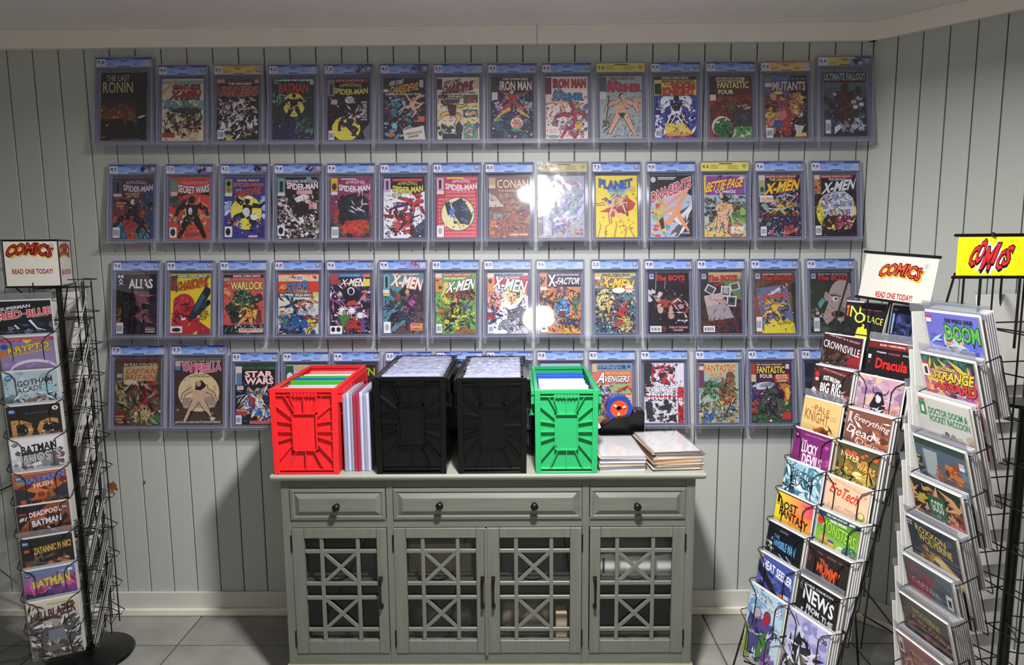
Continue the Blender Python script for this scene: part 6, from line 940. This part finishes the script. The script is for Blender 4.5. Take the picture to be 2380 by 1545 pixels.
# ---------------------------------------------------------------- right: leaning two-column easel rack
AP0, APSI, AFO, ADZ = (1.0389, 2.2318, 1.3922), -1.2041, .0326, .1015
an = Vector((math.sin(APSI), -math.cos(APSI), 0)); au = Vector((math.cos(APSI), math.sin(APSI), 0))
AB = Vector(AP0)+au*.168; AB.z = 0
er = thing('comic_easel_rack', 'black wire easel rack of two leaning columns beside the sideboard', 'rack', AB)
DNA = [-.055, -.0, .0, .004, .004, .002, .0, -.002, -.004, -.006]
ALEAN = R(8)
for col, arts in ((0, ART_A0), (1, ART_A1)):
    for r, (what, art) in enumerate(arts):
        dn = DNA[r]-(.0 if r else (.0)); du = col*.1756
        T = frame(AP0, APSI, AFO, ADZ, r, du, ALEAN, dn)
        comic('comic, %s, %s down in %s easel column' % (what, PL[r], 'left' if col == 0 else 'right'), T, art, 600+col*20+r, flap=(r, col) in ((3, 0), (8, 1), (1, 1)), hh=150 if r == 9 else 196)
        pk = link('pocket', POCKET, er); pk.matrix_local = Matrix.Translation(-AB) @ T
        nb = {(2, 0): 2, (7, 0): 2, (8, 0): 1, (4, 1): 1, (6, 1): 3, (7, 1): 4, (8, 1): 1, (9, 1): 3, (3, 1): 1, (1, 0): 0}.get((r, col), 0)
        for q in range(nb):
            T2 = frame(AP0, APSI, AFO, ADZ, r, du+.003*(q+1), ALEAN, dn-.0085-.0055*q, .002*(q+1))
            comic('spare copy, %s one behind the front comic, %s down in %s easel column' % (PL[q], PL[r], 'left' if col == 0 else 'right'), T2, group='spare copies in the easel rack')
def apt(row, u, back): return Vector(AP0)+an*(row*AFO-back)+au*u+Vector((0, 0, -row*ADZ))-AB
fr = MB()
for u in (-.012, .168, .348):
    fr.tube([apt(-1.0, u, .045), apt(13.0, u, .045)], .0032, 6)
for k in range(11): fr.tube([apt(k+1.0, -.012, .043), apt(k+1.0, .348, .043)], .0020, 5)
fr.build('front_frame', M['wire'], er)
lg = []
for u in (.02, .32):
    a = apt(1.2, u, .05); b = a-an*.20; b.z = .004; b += au*(.06 if u > .1 else -.02)
    lg.append(b); MB().tube([a, b], .0036, 6).build('leg', M['wire'], er)
br = MB(); c0, c1 = apt(11.6, .02, .05), apt(11.6, .32, .05)
br.tube([c0, lg[1]+Vector((0, 0, .02))], .003, 6); br.tube([c1, lg[0]+Vector((0, 0, .02))], .003, 6); br.tube([lg[0]+Vector((0, 0, .25)), lg[1]+Vector((0, 0, .25))], .003, 6)
m0 = apt(6.2, .0, .05); br.tube([m0, lg[1]+Vector((0, 0, .12))], .003, 6); m1 = apt(6.2, .34, .05); br.tube([m1, lg[0]+Vector((0, 0, .12))], .003, 6)
br.build('brace', M['wire'], er)
# white header card tipped back above the columns
q0, q1, q2 = Vector((1.075, 2.150, 1.416)), Vector((1.165, 1.925, 1.402)), Vector((1.105, 2.118, 1.546))
W_ = (q1-q0).length; u = (q1-q0).normalized(); up = (q2-q0); up = (up-u*up.dot(u)); H_ = up.length; up.normalize(); y = up.cross(u)
HT = Matrix.Translation(-AB) @ Matrix(((u.x, y.x, up.x, (q0+q1).x/2), (u.y, y.y, up.y, (q0+q1).y/2), (u.z, y.z, up.z, (q0+q1).z/2), (0, 0, 0, 1)))
SIGN2 = 'b b8b6b0|t 27 14 56 14 e0a828/c89020 as COMICS|t 25 12 56 14 d0442c/511 as COMICS|r 82 6 9 10 aaa|r 82.6 6.6 7.8 8.8 b8b6b0|r 84 8 5 1 888|r 84 10 5 1 888|r 84 12 4 1 888|t 25 46 51 7.5 a02020 b READ ONE TODAY!'
sign_panel('header_panel', W_, H_, SIGN2, er, HT)
mb = MB()
for z in (-.004, H_+.004): mb.tube([HT @ Vector((-W_/2-.008, -.001, z)), HT @ Vector((W_/2+.004, -.001, z))], .0042, 6)
for s in (-.35, .0, .35): mb.tube([HT @ Vector((W_*s, .001, -.004)), HT @ Vector((W_*s*.9, .004, -.10))], .0030, 5)
mb.build('header_frame', M['wire'], er)
# ---------------------------------------------------------------- far right: spinner with the yellow header
BP0, BPSI, BFO, BDZ = (.9714, 1.6243, 1.4225), -1.3997, .0024, .1008
BC = Vector((1.20, 1.583, 0))
bn = Vector((math.sin(BPSI), -math.cos(BPSI), 0)); bu = Vector((math.cos(BPSI), math.sin(BPSI), 0))
rs = thing('comic_spinner_rack', 'black wire spinner rack with yellow header, far right in front', 'rack', BC)
MB().lathe([(.0001, 0), (.20, 0), (.202, .005), (.19, .014), (.10, .022), (.03, .03), (.015, .04), (.0001, .04)], 40).build('base', M['wbase'], rs)
MB().tube([(0, 0, .03), (0, 0, 1.20)], .0125, 12).build('pole', M['wire'], rs)
MB().lathe([(.0001, 1.196), (.055, 1.196), (.055, 1.204), (.0001, 1.204)], 24).build('cap', M['wire'], rs)
fr = MB(); cor = [-bu*.115+bn*.085, bu*.115+bn*.085, bu*.115-bn*.115, -bu*.115-bn*.115]
for c in cor: fr.tube([c+Vector((0, 0, .12)), c+Vector((0, 0, 1.50))], .0027, 6)
for s in (-.03, .05): c = bn*.085+bu*s; fr.tube([c+Vector((0, 0, .12)), c+Vector((0, 0, 1.50))], .0022, 6)
for k in range(13):
    z = .17+k*.1008
    fr.tube([c+Vector((0, 0, z)) for c in cor], .0020, 5, closed=True)
    fr.tube([cor[k % 2]*.9+Vector((0, 0, z)), Vector((0, 0, z-.02))], .0020, 5)
    # empty zigzag pockets on the near side
    for b0, dv in ((bu*.115, bu), (-bn*.115, -bn)):
        a = b0+bn*(.06 if dv is bu else 0)+(bu*.05 if dv is not bu else Vector()); e = b0-bn*(.10 if dv is bu else 0)-(bu*.09 if dv is not bu else Vector()); m = (a+e)/2+dv*.075
        fr.tube([a+Vector((0, 0, z+.03)), m+Vector((0, 0, z+.045)), e+Vector((0, 0, z+.03))], .0019, 5); fr.tube([a+Vector((0, 0, z-.015)), m+Vector((0, 0, z+.045))], .0019, 5)
fr.build('wire_frame', M['wire'], rs)
# yellow header box
A_, B2_, C_ = at(2305, 590, 1.83).xy.to_3d(), at(2226, 598, 1.50).xy.to_3d(), at(2226, 598, 1.50).xy.to_3d()+Vector((.27, -.028, 0))
YEL = 'b f0d818|s 24 17 15 9 14 fff|t 9.9 8 5.5 17 111 sb C|t 15.0 3 5.5 20 111 sb O|t 20.0 9 7.0 20 111 sb M|t 27.4 6 2.3 17 111 sb I|t 30.2 11 5.5 17 111 sb C|t 35.2 8 5.1 17 111 sb S|t 9.5 7 5.5 16 d82a34/111 sb C|t 14.6 2 5.5 19 d82a34/111 sb O|t 19.6 8 7.0 18 d82a34/111 sb M|t 27.1 5 2.3 16 d82a34/111 sb I|t 29.8 10 5.5 16 d82a34/111 sb C|t 34.9 7 5.1 16 d82a34/111 sb S'
zb0, zb1 = at(2222, 640, 1.5).z, at(2228, 551, 1.5).z
d = (C_-B2_); u = d.normalized(); y = Vector((-u.y, u.x, 0)); m = (B2_+C_)/2
sign_panel('header_panel', d.length, zb1-zb0, YEL, rs, Matrix.Translation(-BC) @ Matrix(((u.x, y.x, 0, m.x), (u.y, y.y, 0, m.y), (0, 0, 1, zb0), (0, 0, 0, 1))), 'f0d818')
D4 = C_+(A_-B2_); dd = (D4-A_); m = (A_+D4)/2
sign_panel('header_panel', dd.length, zb1-zb0, 'b f0d818', rs, Matrix.Translation(-BC) @ Matrix(((-u.x, -y.x, 0, m.x), (-u.y, -y.y, 0, m.y), (0, 0, 1, zb0), (0, 0, 0, 1))), 'f0d818')
mb = MB()
for z in (zb0-.004, zb1+.004):
    mb.tube([p-BC+Vector((0, 0, z)) for p in (B2_-u*.008, C_, D4, A_)], .0034, 6, closed=True)
for p, s in ((B2_, .25), (B2_, .55), (A_, .3), (A_, .7)):
    q = (p+u*s*d.length)-BC; mb.tube([q+Vector((0, 0, zb1+.001)), q+Vector((0, 0, zb1+.010))], .0036, 5)
for p in (B2_+u*.05, B2_+u*.13, A_+u*.03, A_+u*.16): mb.tube([p-BC+Vector((0, 0, zb0-.004)), p-BC+Vector((0, 0, zb0-.16))], .0030, 6)
mb.build('header_frame', M['wire'], rs)
BL = R(-16)
for r, (what, art) in enumerate(ART_B):
    T = frame(BP0, BPSI, BFO, BDZ, r, 0, BL)
    comic('comic, %s, %s down on right spinner' % (what, PL[r]), T, art, 700+r, flap=r in (0, 1, 3, 5, 7, 8), hh=182)
    pk = link('pocket', POCKET, rs); pk.matrix_local = Matrix.Translation(-BC) @ T
    for q in range((5, 3, 2, 3, 2, 4, 2, 6, 3)[r]):
        T2 = frame(BP0, BPSI, BFO, BDZ, r, .0015*(q+1), BL, -.0085-.0036*q, .002*(q+1))
        comic('spare copy, %s one behind the front comic, %s down on right spinner' % (PL[q], PL[r]), T2, group='spare copies in the yellow headed spinner')
    # backs of the comics in the next face round
    T = frame((BC.x-.165-.0, BC.y+.205, 1.40-r*.1008), BPSI+math.pi/2+math.pi, 0, 0, 0, -BW, R(-9), 0, 0)
    comic('white backed comic left of the right spinner fronts, %s down' % PL[r], T, flap=True)
    T = frame((BC.x+.02, BC.y+.235, 1.44-r*.1008), BPSI+math.pi/2+math.pi, 0, 0, 0, -BW, R(-9), 0, 0)
    comic('white backed comic behind the pole of the right spinner, %s down' % PL[r], T)
